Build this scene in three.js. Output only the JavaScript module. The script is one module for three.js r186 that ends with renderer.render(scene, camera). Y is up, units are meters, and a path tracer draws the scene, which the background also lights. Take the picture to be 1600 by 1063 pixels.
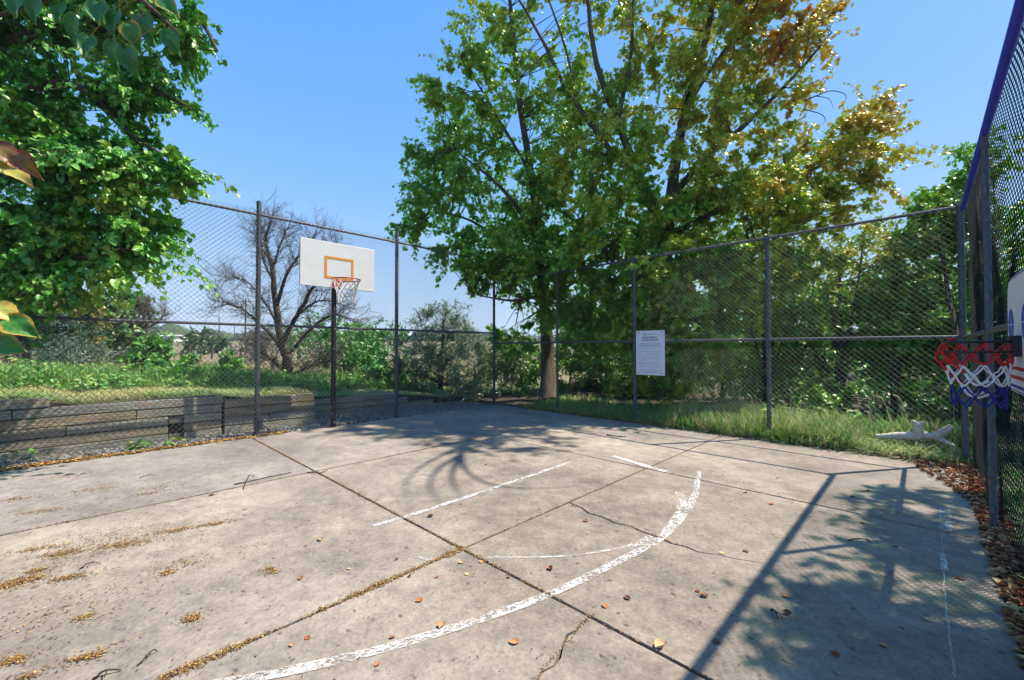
import * as THREE from 'three';
import { mergeGeometries } from 'three/addons/utils/BufferGeometryUtils.js';
import { RoundedBoxGeometry } from 'three/addons/geometries/RoundedBoxGeometry.js';
import { ImprovedNoise } from 'three/addons/math/ImprovedNoise.js';

// ---------------------------------------------------------------- camera, sky, sun, exposure
const scene = new THREE.Scene();
const RAD = Math.PI / 180;
const camera = new THREE.PerspectiveCamera(78.05, 1024 / 680, 0.05, 4000);
camera.rotation.order = 'YXZ';
camera.rotation.set(1.124 * RAD, 44.389 * RAD, -0.097 * RAD);
camera.position.set(0, 1.4, 0);
scene.add(camera);

const SUN = new THREE.Vector3(0.355, 1, -0.535).normalize();
{ // clear late-summer sky: deep blue overhead, pale at the horizon, a little paler towards the sun
  const W = 512, H = 256, d = new Float32Array(W * H * 4);
  const zen = [0.045, 0.27, 0.88], mid = [0.135, 0.53, 1.12], hor = [0.84, 0.99, 1.10];
  for (let j = 0; j < H; j++) for (let i = 0; i < W; i++) {
    const el = ((j + 0.5) / H - 0.5) * Math.PI, az = ((i + 0.5) / W - 0.5) * 2 * Math.PI;
    const y = Math.sin(el), x = Math.cos(el) * Math.cos(az), z = Math.cos(el) * Math.sin(az);
    const e = Math.max(0, y);
    const a = Math.exp(-e * 4.6), b = Math.exp(-e * 1.35);
    const cs = Math.max(0, x * SUN.x + y * SUN.y + z * SUN.z);
    const glow = 0.20 * Math.pow(cs, 3) + 0.28 * Math.pow(cs, 14);
    const k = (j * W + i) * 4;
    for (let c = 0; c < 3; c++) {
      let v = zen[c] * (1 - b) + mid[c] * b;
      v = v * (1 - a) + hor[c] * a;
      d[k + c] = (v * 0.90 + glow * [0.75, 0.7, 0.45][c]) * 0.61;
    }
    d[k + 3] = 1;
  }
  const t = new THREE.DataTexture(d, W, H, THREE.RGBAFormat, THREE.FloatType);
  t.mapping = THREE.EquirectangularReflectionMapping; t.magFilter = THREE.LinearFilter; t.minFilter = THREE.LinearFilter;
  t.needsUpdate = true;
  scene.background = t; scene.environment = t;
}
const sun = new THREE.DirectionalLight(new THREE.Color(1.0, 0.90, 0.75), 5);
sun.position.copy(SUN).multiplyScalar(60); sun.target.position.set(-4, 0, -5);
sun.position.add(sun.target.position);
sun.castShadow = true; sun.shadow.mapSize.set(4096, 4096); sun.shadow.radius = 1;
Object.assign(sun.shadow.camera, { left: -22, right: 22, top: 22, bottom: -22, near: 1, far: 140 });
scene.add(sun, sun.target);
const renderer = new THREE.WebGLRenderer({ antialias: true });
renderer.toneMapping = THREE.LinearToneMapping;
renderer.toneMappingExposure = 1.85;
renderer.shadowMap.enabled = true;
renderer.shadowMap.type = THREE.PCFSoftShadowMap;

// ---------------------------------------------------------------- helpers
function rng(seed) { let a = seed >>> 0; return () => { a |= 0; a = a + 0x6D2B79F5 | 0; let t = Math.imul(a ^ a >>> 15, 1 | a); t = t + Math.imul(t ^ t >>> 7, 61 | t) ^ t; return ((t ^ t >>> 14) >>> 0) / 4294967296; }; }
const V = (x, y, z) => new THREE.Vector3(x, y, z);
const vv = (a) => new THREE.Vector3(a[0], a[1], a[2]);
const clamp = (x, a = 0, b = 1) => Math.min(b, Math.max(a, x));
const sm = (a, b, x) => { const t = clamp((x - a) / (b - a)); return t * t * (3 - 2 * t); };
const pn = new ImprovedNoise();
const noise = (x, y, z = 0.37) => pn.noise(x, y, z);
function fbm(x, y, o = 4, z = 0.37) { let s = 0, a = 0.5, n = 0; for (let i = 0; i < o; i++) { s += a * noise(x, y, z + i * 3.1); n += a; x *= 2.03; y *= 2.03; a *= 0.5; } return s / n; }
const used = {};
function numbered(n) { used[n] = (used[n] ?? -1) + 1; return used[n] ? n + '_' + String(used[n]).padStart(3, '0') : n; }
function shade(o) { o.castShadow = true; o.receiveShadow = true; return o; }
function meta(o, label, category, group, kind) { if (label) o.userData.label = label; if (category) o.userData.category = category; if (group) o.userData.group = group; if (kind) o.userData.kind = kind; return o; }
function top(name, geo, mat, label, category, group, kind) { const m = shade(new THREE.Mesh(geo, mat)); m.name = numbered(name); scene.add(m); return meta(m, label, category, group, kind); }
function thing(name, label, category, pos = [0, 0, 0], group, kind) { const g = new THREE.Group(); g.name = numbered(name); g.position.set(...pos); scene.add(g); return meta(g, label, category, group, kind); }
function part(parent, name, geo, mat, kind) { const m = shade(new THREE.Mesh(geo, mat)); m.name = name; parent.add(m); if (kind) m.userData.kind = kind; return m; }
const lin = (r, g, b) => new THREE.Color().setRGB(r, g, b);
const std = (o) => new THREE.MeshStandardMaterial(o);
const phy = (o) => new THREE.MeshPhysicalMaterial(o);

class Geo { // gathers tubes, quads and boxes into one geometry
  constructor() { this.p = []; this.n = []; this.u = []; this.i = []; this.c = null; }
  vert(p, n, u, v) { this.p.push(p.x, p.y, p.z); this.n.push(n.x, n.y, n.z); this.u.push(u, v); if (this.c) this.c.push(...this.cur); return this.p.length / 3 - 1; }
  tube(pts, rad, sides = 6, cap = false) {
    const N = pts.length; let t = V(0, 0, 0), nrm = null; const r = (k) => typeof rad === 'number' ? rad : rad[k];
    let len = 0, first = this.p.length / 3; const q = V(0, 0, 0), b = V(0, 0, 0), o = V(0, 0, 0);
    for (let k = 0; k < N; k++) {
      t.subVectors(pts[Math.min(k + 1, N - 1)], pts[Math.max(k - 1, 0)]).normalize();
      if (!nrm) { nrm = Math.abs(t.y) < 0.9 ? V(0, 1, 0) : V(1, 0, 0); }
      nrm.addScaledVector(t, -nrm.dot(t)); if (nrm.lengthSq() < 1e-8) nrm.set(t.y, t.z, t.x).addScaledVector(t, -(t.y * t.x + t.z * t.y + t.x * t.z)); nrm.normalize();
      b.crossVectors(t, nrm);
      if (k) len += pts[k].distanceTo(pts[k - 1]);
      for (let s = 0; s <= sides; s++) {
        const a = s / sides * 2 * Math.PI; q.copy(nrm).multiplyScalar(Math.cos(a)).addScaledVector(b, Math.sin(a));
        o.copy(pts[k]).addScaledVector(q, r(k)); this.vert(o, q, s / sides * 2 * Math.PI * Math.max(r(0), 0.01), len);
      }
    }
    for (let k = 0; k < N - 1; k++) for (let s = 0; s < sides; s++) {
      const a = first + k * (sides + 1) + s, c = a + sides + 1;
      this.i.push(a, a + 1, c, a + 1, c + 1, c);
    }
    if (cap) for (const [k, sgn] of [[0, -1], [N - 1, 1]]) {
      const dir = V(0, 0, 0).subVectors(pts[Math.min(k + 1, N - 1)], pts[Math.max(k - 1, 0)]).normalize().multiplyScalar(sgn);
      const c = this.vert(pts[k], dir, 0, 0), base = [];
      for (let s = 0; s < sides; s++) { const j = (first + k * (sides + 1) + s) * 3; base.push(this.vert(V(this.p[j], this.p[j + 1], this.p[j + 2]), dir, 0, 0)); }
      for (let s = 0; s < sides; s++) { const x = base[s], y = base[(s + 1) % sides]; if (sgn > 0) this.i.push(c, x, y); else this.i.push(c, y, x); }
    }
    return this;
  }
  quad(a, b, c, d, uv = [[0, 0], [1, 0], [1, 1], [0, 1]]) {
    const n = V(0, 0, 0).crossVectors(V(0, 0, 0).subVectors(b, a), V(0, 0, 0).subVectors(d, a)).normalize();
    const k = [a, b, c, d].map((p, j) => this.vert(p, n, ...uv[j])); this.i.push(k[0], k[1], k[2], k[0], k[2], k[3]); return this;
  }
  tri(a, b, c) { const n = V(0, 0, 0).crossVectors(V(0, 0, 0).subVectors(b, a), V(0, 0, 0).subVectors(c, a)).normalize(); const k = [a, b, c].map((p) => this.vert(p, n, p.x, p.y)); this.i.push(...k); return this; }
  build() {
    const g = new THREE.BufferGeometry();
    g.setAttribute('position', new THREE.Float32BufferAttribute(this.p, 3)); g.setAttribute('normal', new THREE.Float32BufferAttribute(this.n, 3)); g.setAttribute('uv', new THREE.Float32BufferAttribute(this.u, 2));
    if (this.c) g.setAttribute('color', new THREE.Float32BufferAttribute(this.c, 3));
    g.setIndex(this.i); return g;
  }
}
function curve(pts, n) { const c = new THREE.CatmullRomCurve3(pts.map((p) => Array.isArray(p) ? vv(p) : p)); return c.getPoints(n); }
function tex(size, f, srgb = true, h = size) { // f(u,v) -> [r,g,b] 0..1
  const d = new Uint8Array(size * h * 4);
  for (let j = 0; j < h; j++) for (let i = 0; i < size; i++) { const c = f((i + 0.5) / size, (j + 0.5) / h), k = (j * size + i) * 4; d[k] = clamp(c[0]) * 255; d[k + 1] = clamp(c[1]) * 255; d[k + 2] = clamp(c[2]) * 255; d[k + 3] = 255; }
  const t = new THREE.DataTexture(d, size, h, THREE.RGBAFormat); if (srgb) t.colorSpace = THREE.SRGBColorSpace;
  t.wrapS = t.wrapT = THREE.RepeatWrapping; t.magFilter = THREE.LinearFilter; t.minFilter = THREE.LinearMipmapLinearFilter; t.generateMipmaps = true; t.needsUpdate = true; return t;
}
const per = (f, u, v) => { // blend so that the texture tiles
  const w = (t) => sm(0, 1, clamp((t - 0.75) / 0.25)); const a = w(u), b = w(v);
  return (f(u, v) * (1 - a) + f(u - 1, v) * a) * (1 - b) + (f(u, v - 1) * (1 - a) + f(u - 1, v - 1) * a) * b;
};

// ---------------------------------------------------------------- materials
const M = {};
{
  const fineBump = tex(512, (u, v) => { const g = 0.5 + 0.28 * per((a, b) => fbm(a * 60, b * 60, 3), u, v) + 0.22 * per((a, b) => noise(a * 170, b * 170), u, v); return [g, g, g]; }, false);
  fineBump.repeat.set(1.6, 1.6);
  // concrete: one sheet of 12 m, so that no stain repeats
  const cr = rng(71), spots = []; for (let i = 0; i < 170; i++) spots.push([cr(), cr(), 0.002 + cr() * 0.012, cr()]);
  const conc = tex(1536, (u, v) => {
    const X = u * 12, Y = v * 12;
    const big = fbm(X * 0.32 + 4, Y * 0.32, 4), med = fbm(X * 1.5, Y * 1.5 + 9, 4), fin = fbm(X * 9, Y * 9, 3), gr = noise(X * 61, Y * 61), sp = noise(X * 33 + 7, Y * 33);
    const streak = fbm(X * 0.7 + 31, Y * 3.1, 3);
    let L = 0.69 + 0.17 * big + 0.16 * med + 0.13 * fin + 0.10 * gr + 0.07 * streak;
    const light = sm(0.16, 0.42, fbm(X * 0.85 + 50, Y * 0.85 + 12, 4)); L += 0.07 * light;
    const dk = sm(0.50, 0.72, sp); L -= 0.22 * dk; const st = sm(0.22, 0.5, fbm(X * 0.55 + 13, Y * 0.55 + 41, 5) + 0.25 * fin); L -= 0.11 * st;
    const warm = 0.5 + 0.9 * fbm(X * 0.4 + 77, Y * 0.4 + 3, 3);
    return [L * (1.035 + 0.012 * warm), L * (0.985 + 0.002 * warm), L * (0.940 - 0.030 * warm)];
  });
  conc.repeat.set(1 / 12, 1 / 12); conc.offset.set(0.72, 0.62);
  M.concrete = std({ map: conc, color: lin(0.87, 0.80, 0.73), roughness: 0.93, bumpMap: fineBump, bumpScale: 0.004 });
  M.slab = [[0.425, 0.425, 0.428], [0.468, 0.456, 0.442], [0.505, 0.482, 0.45]].map((c) => { const m = M.concrete.clone(); m.color.setRGB(...c); return m; });
  M.concreteEdge = std({ color: lin(0.30, 0.27, 0.24), roughness: 1 });
  const barkT = tex(512, (u, v) => { const r = per((a, b) => fbm(a * 26, b * 5, 4), u, v), f = per((a, b) => fbm(a * 60, b * 22, 3), u, v); const L = 0.56 + 0.40 * r + 0.18 * f; return [L, L * 0.93, L * 0.84]; });
  const barkB = tex(512, (u, v) => { const r = 0.5 + 0.8 * per((a, b) => fbm(a * 26, b * 5, 4), u, v); return [r, r, r]; }, false);
  for (const t of [barkT, barkB]) t.repeat.set(1.6, 0.8);
  M.bark = std({ map: barkT, color: lin(0.42, 0.38, 0.33), roughness: 1, bumpMap: barkB, bumpScale: 0.03 });
  M.barkDark = std({ map: barkT, color: lin(0.24, 0.21, 0.18), roughness: 1, bumpMap: barkB, bumpScale: 0.02 });
  M.deadwood = std({ map: barkT, color: lin(0.36, 0.32, 0.30), roughness: 1, bumpMap: barkB, bumpScale: 0.012 });
  M.twig = std({ color: lin(0.055, 0.045, 0.036), roughness: 1 });
  const galv = tex(256, (u, v) => { const L = 0.62 + 0.22 * per((a, b) => fbm(a * 14, b * 14, 4), u, v) + 0.1 * per((a, b) => noise(a * 50, b * 20), u, v); return [L * 0.98, L, L * 1.03]; });
  galv.repeat.set(3, 1.2);
  M.post = std({ map: galv, color: lin(0.27, 0.28, 0.30), roughness: 0.6, metalness: 0.25 });
  M.wire = std({ color: lin(0.44, 0.46, 0.50), roughness: 0.6, metalness: 0.15 });
  M.wireBright = std({ color: lin(0.60, 0.60, 0.59), roughness: 0.55, metalness: 0.1 });
  M.wireDark = std({ color: lin(0.11, 0.12, 0.17), roughness: 0.92, metalness: 0.0 });
  M.blueRail = std({ color: lin(0.03, 0.04, 0.62), roughness: 0.5, metalness: 0.0 });
  const blk = tex(256, (u, v) => { const f = per((a, b) => fbm(a * 9, b * 26, 4), u, v); const L = 0.10 + 0.08 * f + (f > 0.34 ? 0.45 : 0); return [L * 1.02, L, L * 1.02]; }); blk.repeat.set(2, 0.6);
  M.blackPole = std({ map: blk, roughness: 0.5 });
  const wb = tex(512, (u, v) => { const f = per((a, b) => fbm(a * 5, b * 5, 4), u, v), g = per((a, b) => fbm(a * 40, b * 9, 3), u, v); const L = 0.93 + 0.04 * f - 0.06 * sm(0.3, 0.6, g); return [L, L, L * 0.985]; });
  M.board = std({ map: wb, color: lin(0.74, 0.75, 0.76), roughness: 0.42 });
  M.orange = std({ color: lin(0.62, 0.25, 0.012), roughness: 0.5 });
  M.rim = std({ color: lin(0.42, 0.05, 0.045), roughness: 0.45, metalness: 0.2 });
  M.net = std({ color: lin(0.62, 0.60, 0.58), roughness: 0.9 });
  M.netRed = std({ color: lin(0.55, 0.015, 0.02), roughness: 0.8 });
  M.netWhite = std({ color: lin(0.75, 0.75, 0.76), roughness: 0.8 });
  M.netBlue = std({ color: lin(0.012, 0.025, 0.22), roughness: 0.8 });
  M.blackMetal = std({ color: lin(0.018, 0.018, 0.02), roughness: 0.5, metalness: 0.2 });
  M.paint = []; 
  const woodT = (seed, base) => { const t = tex(512, (u, v) => { const g = per((a, b) => fbm(a * 5 + seed, b * 46, 4), u, v), k = per((a, b) => fbm(a * 9 + seed, b * 120, 2), u, v), p = per((a, b) => fbm(a * 4 + seed, b * 4, 3), u, v); const L = 0.70 + 0.28 * g + 0.14 * k + 0.16 * p; const br = sm(0.12, 0.5, p) * 0.5; return [L * base[0] * (1 + 0.18 * br), L * base[1] * (1 - 0.12 * br), L * base[2] * (1 - 0.35 * br)]; }); t.repeat.set(0.7, 2.5); return t; };
  const woodB = tex(256, (u, v) => { const g = 0.5 + 0.6 * per((a, b) => fbm(a * 5, b * 40, 4), u, v); return [g, g, g]; }, false); woodB.repeat.set(0.7, 2.5);
  M.timber = [[0, [1, 0.98, 0.91]], [11, [0.93, 0.93, 0.89]], [23, [0.97, 0.91, 0.80]]].map(([s, b]) => std({ map: woodT(s, b), color: lin(0.74, 0.73, 0.70), roughness: 1, bumpMap: woodB, bumpScale: 0.02 }));
  M.endGrain = std({ color: lin(0.045, 0.037, 0.03), roughness: 1 });
  const bl = tex(256, (u, v) => { const g = per((a, b) => fbm(a * 6, b * 30, 4), u, v); const L = 0.88 + 0.22 * g - 0.35 * sm(0.28, 0.5, g); return [L, L * 0.985, L * 0.96]; });
  M.bleached = std({ map: bl, color: lin(0.70, 0.68, 0.65), roughness: 0.9 });
  const soil = tex(512, (u, v) => { const a = per((x, y) => fbm(x * 9, y * 9, 5), u, v), b = per((x, y) => noise(x * 90, y * 90), u, v); const L = 0.78 + 0.34 * a + 0.14 * b; return [L, L, L]; });
  M.ground = std({ map: soil, color: lin(0.85, 0.85, 0.85), vertexColors: true, roughness: 1 });
  M.stone = std({ color: lin(0.8, 0.8, 0.8), roughness: 0.95 });
  M.flake = std({ color: lin(1, 1, 1), roughness: 1, side: THREE.DoubleSide });
  M.leaf = phy({ color: lin(1, 1, 1), roughness: 0.42, transmission: 0.56, thickness: 0, side: THREE.DoubleSide });
  M.leafHedge = phy({ color: lin(1, 1, 1), roughness: 0.44, transmission: 0.6, thickness: 0, side: THREE.DoubleSide });
  M.leafWaxy = phy({ color: lin(1, 1, 1), roughness: 0.42, transmission: 0.48, thickness: 0, side: THREE.DoubleSide });
  M.grass = phy({ color: lin(1, 1, 1), roughness: 0.8, transmission: 0.4, thickness: 0, side: THREE.DoubleSide });
  M.needle = std({ color: lin(1, 1, 1), roughness: 0.8, side: THREE.DoubleSide });
  M.whiteWall = std({ color: lin(0.62, 0.62, 0.60), roughness: 0.8 });
  M.greyRoof = std({ color: lin(0.62, 0.63, 0.65), roughness: 0.7 });
  M.darkPane = std({ color: lin(0.03, 0.04, 0.05), roughness: 0.2 });
  M.oldWood = std({ color: lin(0.09, 0.07, 0.055), roughness: 1 });
}

// ---------------------------------------------------------------- leaf shapes (about 1 unit long, base at origin, along +y, facing +z)
function fan(outline, fold = 0.14, curl = 0.12) {
  const g = new Geo(), P = (x, y) => V(x, y, Math.abs(x) * fold * 2 - curl * y * y);
  const spine = [0, 0.42, 1];
  const c = P(0, 0.42);
  const pts = outline.map(([x, y]) => P(x, y));
  for (let k = 0; k < pts.length - 1; k++) g.tri(c, pts[k + 1], pts[k]);
  return g.build();
}
const mirror = (h) => [[0, 0], ...h, [0, 1], ...h.slice().reverse().map(([x, y]) => [-x, y]), [0, 0]];
const LEAF = {
  maple: fan(mirror([[0.20, 0.02], [0.50, 0.12], [0.32, 0.33], [0.58, 0.62], [0.27, 0.60]]), 0.12, 0.16),
  heart: fan(mirror([[0.26, -0.09], [0.45, 0.16], [0.38, 0.55], [0.15, 0.84]]), 0.16, 0.22),
  ovate: fan(mirror([[0.20, 0.15], [0.27, 0.42], [0.15, 0.76]]), 0.2, 0.2),
  lance: fan(mirror([[0.10, 0.22], [0.11, 0.60]]), 0.2, 0.25),
};
function blade(w, h, lean, g, x, z, a) { // one bent grass blade
  const d = V(Math.cos(a), 0, Math.sin(a)), s = V(-Math.sin(a), 0, Math.cos(a)), b = V(x, 0, z);
  const at = (t, k) => b.clone().addScaledVector(d, lean * t * t).addScaledVector(s, k * w * (1 - t * t * 0.8)).setY(h * (t - 0.18 * lean / h * t * t));
  const p = [0, 0.4, 0.75].map((t) => [at(t, -1), at(t, 1)]), tip = at(1, 0);
  g.quad(p[0][0], p[0][1], p[1][1], p[1][0]); g.quad(p[1][0], p[1][1], p[2][1], p[2][0]); g.tri(p[2][0], p[2][1], tip);
}
function tuft(seed, n, spread, w, lean) { const r = rng(seed), g = new Geo(); for (let k = 0; k < n; k++) { const a = r() * 6.28, q = Math.sqrt(r()) * spread; blade(w * (0.6 + 0.8 * r()), 0.55 + 0.5 * r(), lean * (0.3 + r()), g, Math.cos(a) * q, Math.sin(a) * q, r() * 6.28); } return g.build(); }
const TUFT = [tuft(1, 12, 0.28, 0.028, 0.5), tuft(2, 10, 0.3, 0.024, 0.65)];

function scatter(parent, name, geo, mat, list, kind) { // list of [matrix, color]
  const im = new THREE.InstancedMesh(geo, mat, list.length); im.name = parent ? name : numbered(name);
  list.forEach(([m, c], k) => { im.setMatrixAt(k, m); im.setColorAt(k, c); });
  im.instanceMatrix.needsUpdate = true; if (im.instanceColor) im.instanceColor.needsUpdate = true;
  im.frustumCulled = false; shade(im); (parent ?? scene).add(im); if (kind) im.userData.kind = kind; return im;
}
const _q = new THREE.Quaternion(), _q2 = new THREE.Quaternion(), _m = new THREE.Matrix4();
function leafMatrix(p, tip, normal, size, w = 1) { // y axis along tip, z axis near normal
  const y = tip.clone().normalize(), x = V(0, 0, 0).crossVectors(y, normal); if (x.lengthSq() < 1e-6) x.set(1, 0, 0); x.normalize();
  const z = V(0, 0, 0).crossVectors(x, y); const m = new THREE.Matrix4().makeBasis(x.multiplyScalar(size * w), y.multiplyScalar(size), z.multiplyScalar(size)); m.setPosition(p); return m;
}
const rdir = (r) => { const u = r() * 2 - 1, a = r() * 6.283, s = Math.sqrt(1 - u * u); return V(s * Math.cos(a), u, s * Math.sin(a)); };

// a plant: limbs given as polylines [[points], r0, r1]; blobs [[x,y,z], r or [rx,ry,rz], clumps, tone]; leaves grow on sprigs of the clumps
function plant(o, cfg) {
  const r = rng(cfg.seed), wood = [], org = o.position;
  const rel = (p) => V(p[0] - org.x, p[1] - org.y, p[2] - org.z);
  (cfg.limbs ?? []).forEach(([pts, r0, r1, nm], k) => {
    const c = curve(pts.map((p) => rel(p)), Math.max(6, pts.length * 6));
    c.forEach((p, j) => { if (j) { p.x += 0.03 * noise(p.y * 1.7, k + 0.5, 1.3) * Math.min(1, r0 * 12); p.z += 0.03 * noise(p.y * 1.7, k + 7.5, 2.3) * Math.min(1, r0 * 12); } });
    const rad = c.map((_, j) => { const t = j / (c.length - 1); return (r0 * (1 - t) + r1 * t) * (k === 0 && cfg.flare ? 1 + 0.5 * Math.exp(-t * 14) : 1) * (1 + 0.06 * noise(j * 0.9, k * 3.3)); });
    part(o, nm ?? (k === 0 ? 'trunk' : 'limb'), new Geo().tube(c, rad, r0 > 0.06 ? 12 : 7, true).build(), cfg.barkMat ?? M.bark);
    c.forEach((p, j) => { if (k > 0 || j > c.length * (cfg.trunkFrom ?? 0.4)) wood.push([p, rad[j]]); });
  });
  if (!wood.length) wood.push([V(0, 0.05, 0), 0.02]);
  const tw = new Geo(), leaves = []; const cr0 = cfg.cr ?? 0.4;
  for (const [bc, br, n, tone] of cfg.blobs) {
    const c = rel(bc), R = typeof br === 'number' ? [br, br * 0.85, br] : br;
    for (let k = 0; k < n * (cfg.dens ?? 1); k++) {
      const d = rdir(r), s = Math.pow(r(), cfg.fill ?? 0.45), p = V(c.x + d.x * R[0] * s, c.y + d.y * R[1] * s, c.z + d.z * R[2] * s);
      if (p.y + org.y < (cfg.floor ?? 0.1)) continue;
      if (cfg.keep && !cfg.keep(p.x + org.x, p.y + org.y, p.z + org.z)) continue;
      let best = null, bd = 1e9; for (const w of wood) { const dw = w[0].distanceTo(p), q = dw + Math.max(0, w[0].y - p.y + 0.5 * dw) * 0.9; if (q < bd) { bd = q; best = w; } }
      const out = V(p.x - c.x * 0.75 - best[0].x * 0.25, (p.y - c.y) * 0.7 + 0.1, p.z - c.z * 0.75 - best[0].z * 0.25).normalize();
      const mid = best[0].clone().lerp(p, 0.55).add(V((r() - 0.5) * 0.2, 0.12 * bd * (r() - 0.2), (r() - 0.5) * 0.2));
      if (!cfg.noTwig) tw.tube([best[0], best[0].clone().lerp(mid, 0.6), mid, mid.clone().lerp(p, 0.6), p], [0.016, 0.012, 0.009, 0.006, 0.004].map((x) => x * (cfg.twigR ?? 1) * clamp(bd, 0.5, 1.2) * 0.8), 4);
      const cr = cr0 * (0.65 + 0.7 * r()), sp = cfg.sprigs ?? 5, per = Math.round((cfg.leaves ?? 70) * (0.6 + 0.8 * r()) / sp), tn = (tone ?? 0) + (r() - 0.5) * (cfg.toneVar ?? 0.3);
      for (let q = 0; q < sp; q++) {
        const sd = rdir(r).multiplyScalar(0.9).addScaledVector(out, 0.75); sd.y += cfg.rise ?? 0; const shoot = s > 0.72 && r() < (cfg.shoots ?? 0) ? 1.4 + 0.5 * r() : 1; if (shoot > 1) sd.addScaledVector(out, 1.1).add(V(0, 0.25, 0)); sd.normalize(); const L = cr * (0.6 + 0.7 * r()) * shoot;
        const e = p.clone().addScaledVector(sd, L), m2 = p.clone().addScaledVector(sd, L * 0.5).add(V(0, 0.06 * L, 0)); e.y -= (cfg.droop ?? 0.15) * L;
        if (!cfg.noTwig) tw.tube([p, m2, e], [0.004, 0.003, 0.002].map((x) => x * (cfg.twigR ?? 1)), 3);
        for (let l = 0; l < per; l++) {
          const t = 0.12 + 0.95 * r(), base = t < 0.5 ? p.clone().lerp(m2, t * 2) : m2.clone().lerp(e, t * 2 - 1);
          const tip = rdir(r).multiplyScalar(0.9).addScaledVector(sd, 0.6); tip.y -= cfg.hang ?? 0.35; tip.normalize();
          const nor = rdir(r).multiplyScalar(cfg.flutter ?? 0.75).add(V(0, 0.8, 0)).addScaledVector(out, 0.35).normalize();
          base.addScaledVector(rdir(r), (cfg.loose ?? 0.10) * cr);
          const size = cfg.size * (0.55 + 0.8 * r()); if (cfg.keepLeaf && !cfg.keepLeaf(base.x + org.x, base.y + org.y, base.z + org.z)) continue;
          leaves.push([leafMatrix(base, tip, nor, size, cfg.width ?? 1), cfg.color(base.x + org.x, base.y + org.y, base.z + org.z, tn, r)]);
        }
      }
    }
  }
  if (tw.i.length) part(o, 'twigs', tw.build(), cfg.twigMat ?? M.twig, 'stuff');
  scatter(o, cfg.crownName ?? 'crown', cfg.leaf, cfg.leafMat ?? M.leaf, leaves, 'stuff');
  return leaves.length;
}
const mix3 = (a, b, t) => [a[0] + (b[0] - a[0]) * t, a[1] + (b[1] - a[1]) * t, a[2] + (b[2] - a[2]) * t];
function greens(pal, jitter = 0.25) { // palette from green (tone 0) to autumn (tone 1)
  return (x, y, z, tone, r) => { const t = clamp(tone + (r() - 0.5) * jitter) * (pal.length - 1), k = Math.min(pal.length - 2, Math.floor(t)); const c = mix3(pal[k], pal[k + 1], t - k), j = 0.75 + 0.5 * r(); return lin(c[0] * j, c[1] * j, c[2] * j); };
}

// ---------------------------------------------------------------- terrain
const COURT = { x0: -7.6, x1: 0.30, z0: -7.22, z1: 4.6 };
const lerpList = (L, t) => { if (t <= L[0][0]) return L[0][1]; for (let k = 1; k < L.length; k++) if (t <= L[k][0]) { const [a, b] = [L[k - 1], L[k]]; return a[1] + (b[1] - a[1]) * (t - a[0]) / (b[0] - a[0]); } return L[L.length - 1][1]; };
const bankTop = (z) => lerpList([[-8, 0.02], [-6.6, 0.10], [-6.2, 0.16], [-5.3, 0.28], [-3.2, 0.40], [-3.0, 0.54], [-1.7, 0.56], [-1.55, 0.63], [0.2, 0.64], [0.4, 0.74], [4, 0.76]], z);
const wallX = (z) => z > -3.08 ? -8.29 : -8.99;
function height(x, z) {
  const inCourt = x > COURT.x0 + 0.05 && x < COURT.x1 - 0.05 && z > COURT.z0 + 0.05 && z < COURT.z1 - 0.05;
  if (inCourt) return -0.14;
  const r = Math.hypot(x, z);
  let y = -0.015;
  if (x < wallX(z) && x > -60 && z > -60) y = bankTop(Math.max(z, -8)) * sm(-30, -12, z < -8 ? z : 0) + 0.03 * noise(x * 0.8, z * 0.8);
  if (x > COURT.x1 || z < COURT.z0) y += 0.05 * sm(0.3, 1.6, Math.max(x - COURT.x1, COURT.z0 - z)) + 0.02 * noise(x * 2, z * 2);
  const far = sm(14, 150, r); y = y * (1 - far) + (3.6 * far) + sm(10, 40, r) * 0.25 * noise(x * 0.07, z * 0.07);
  const hill = sm(300, 1000, r); y += hill * (13 + 6 * noise(x * 0.0022, z * 0.0022) + 3 * noise(x * 0.008, z * 0.008));
  return y;
}
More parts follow.
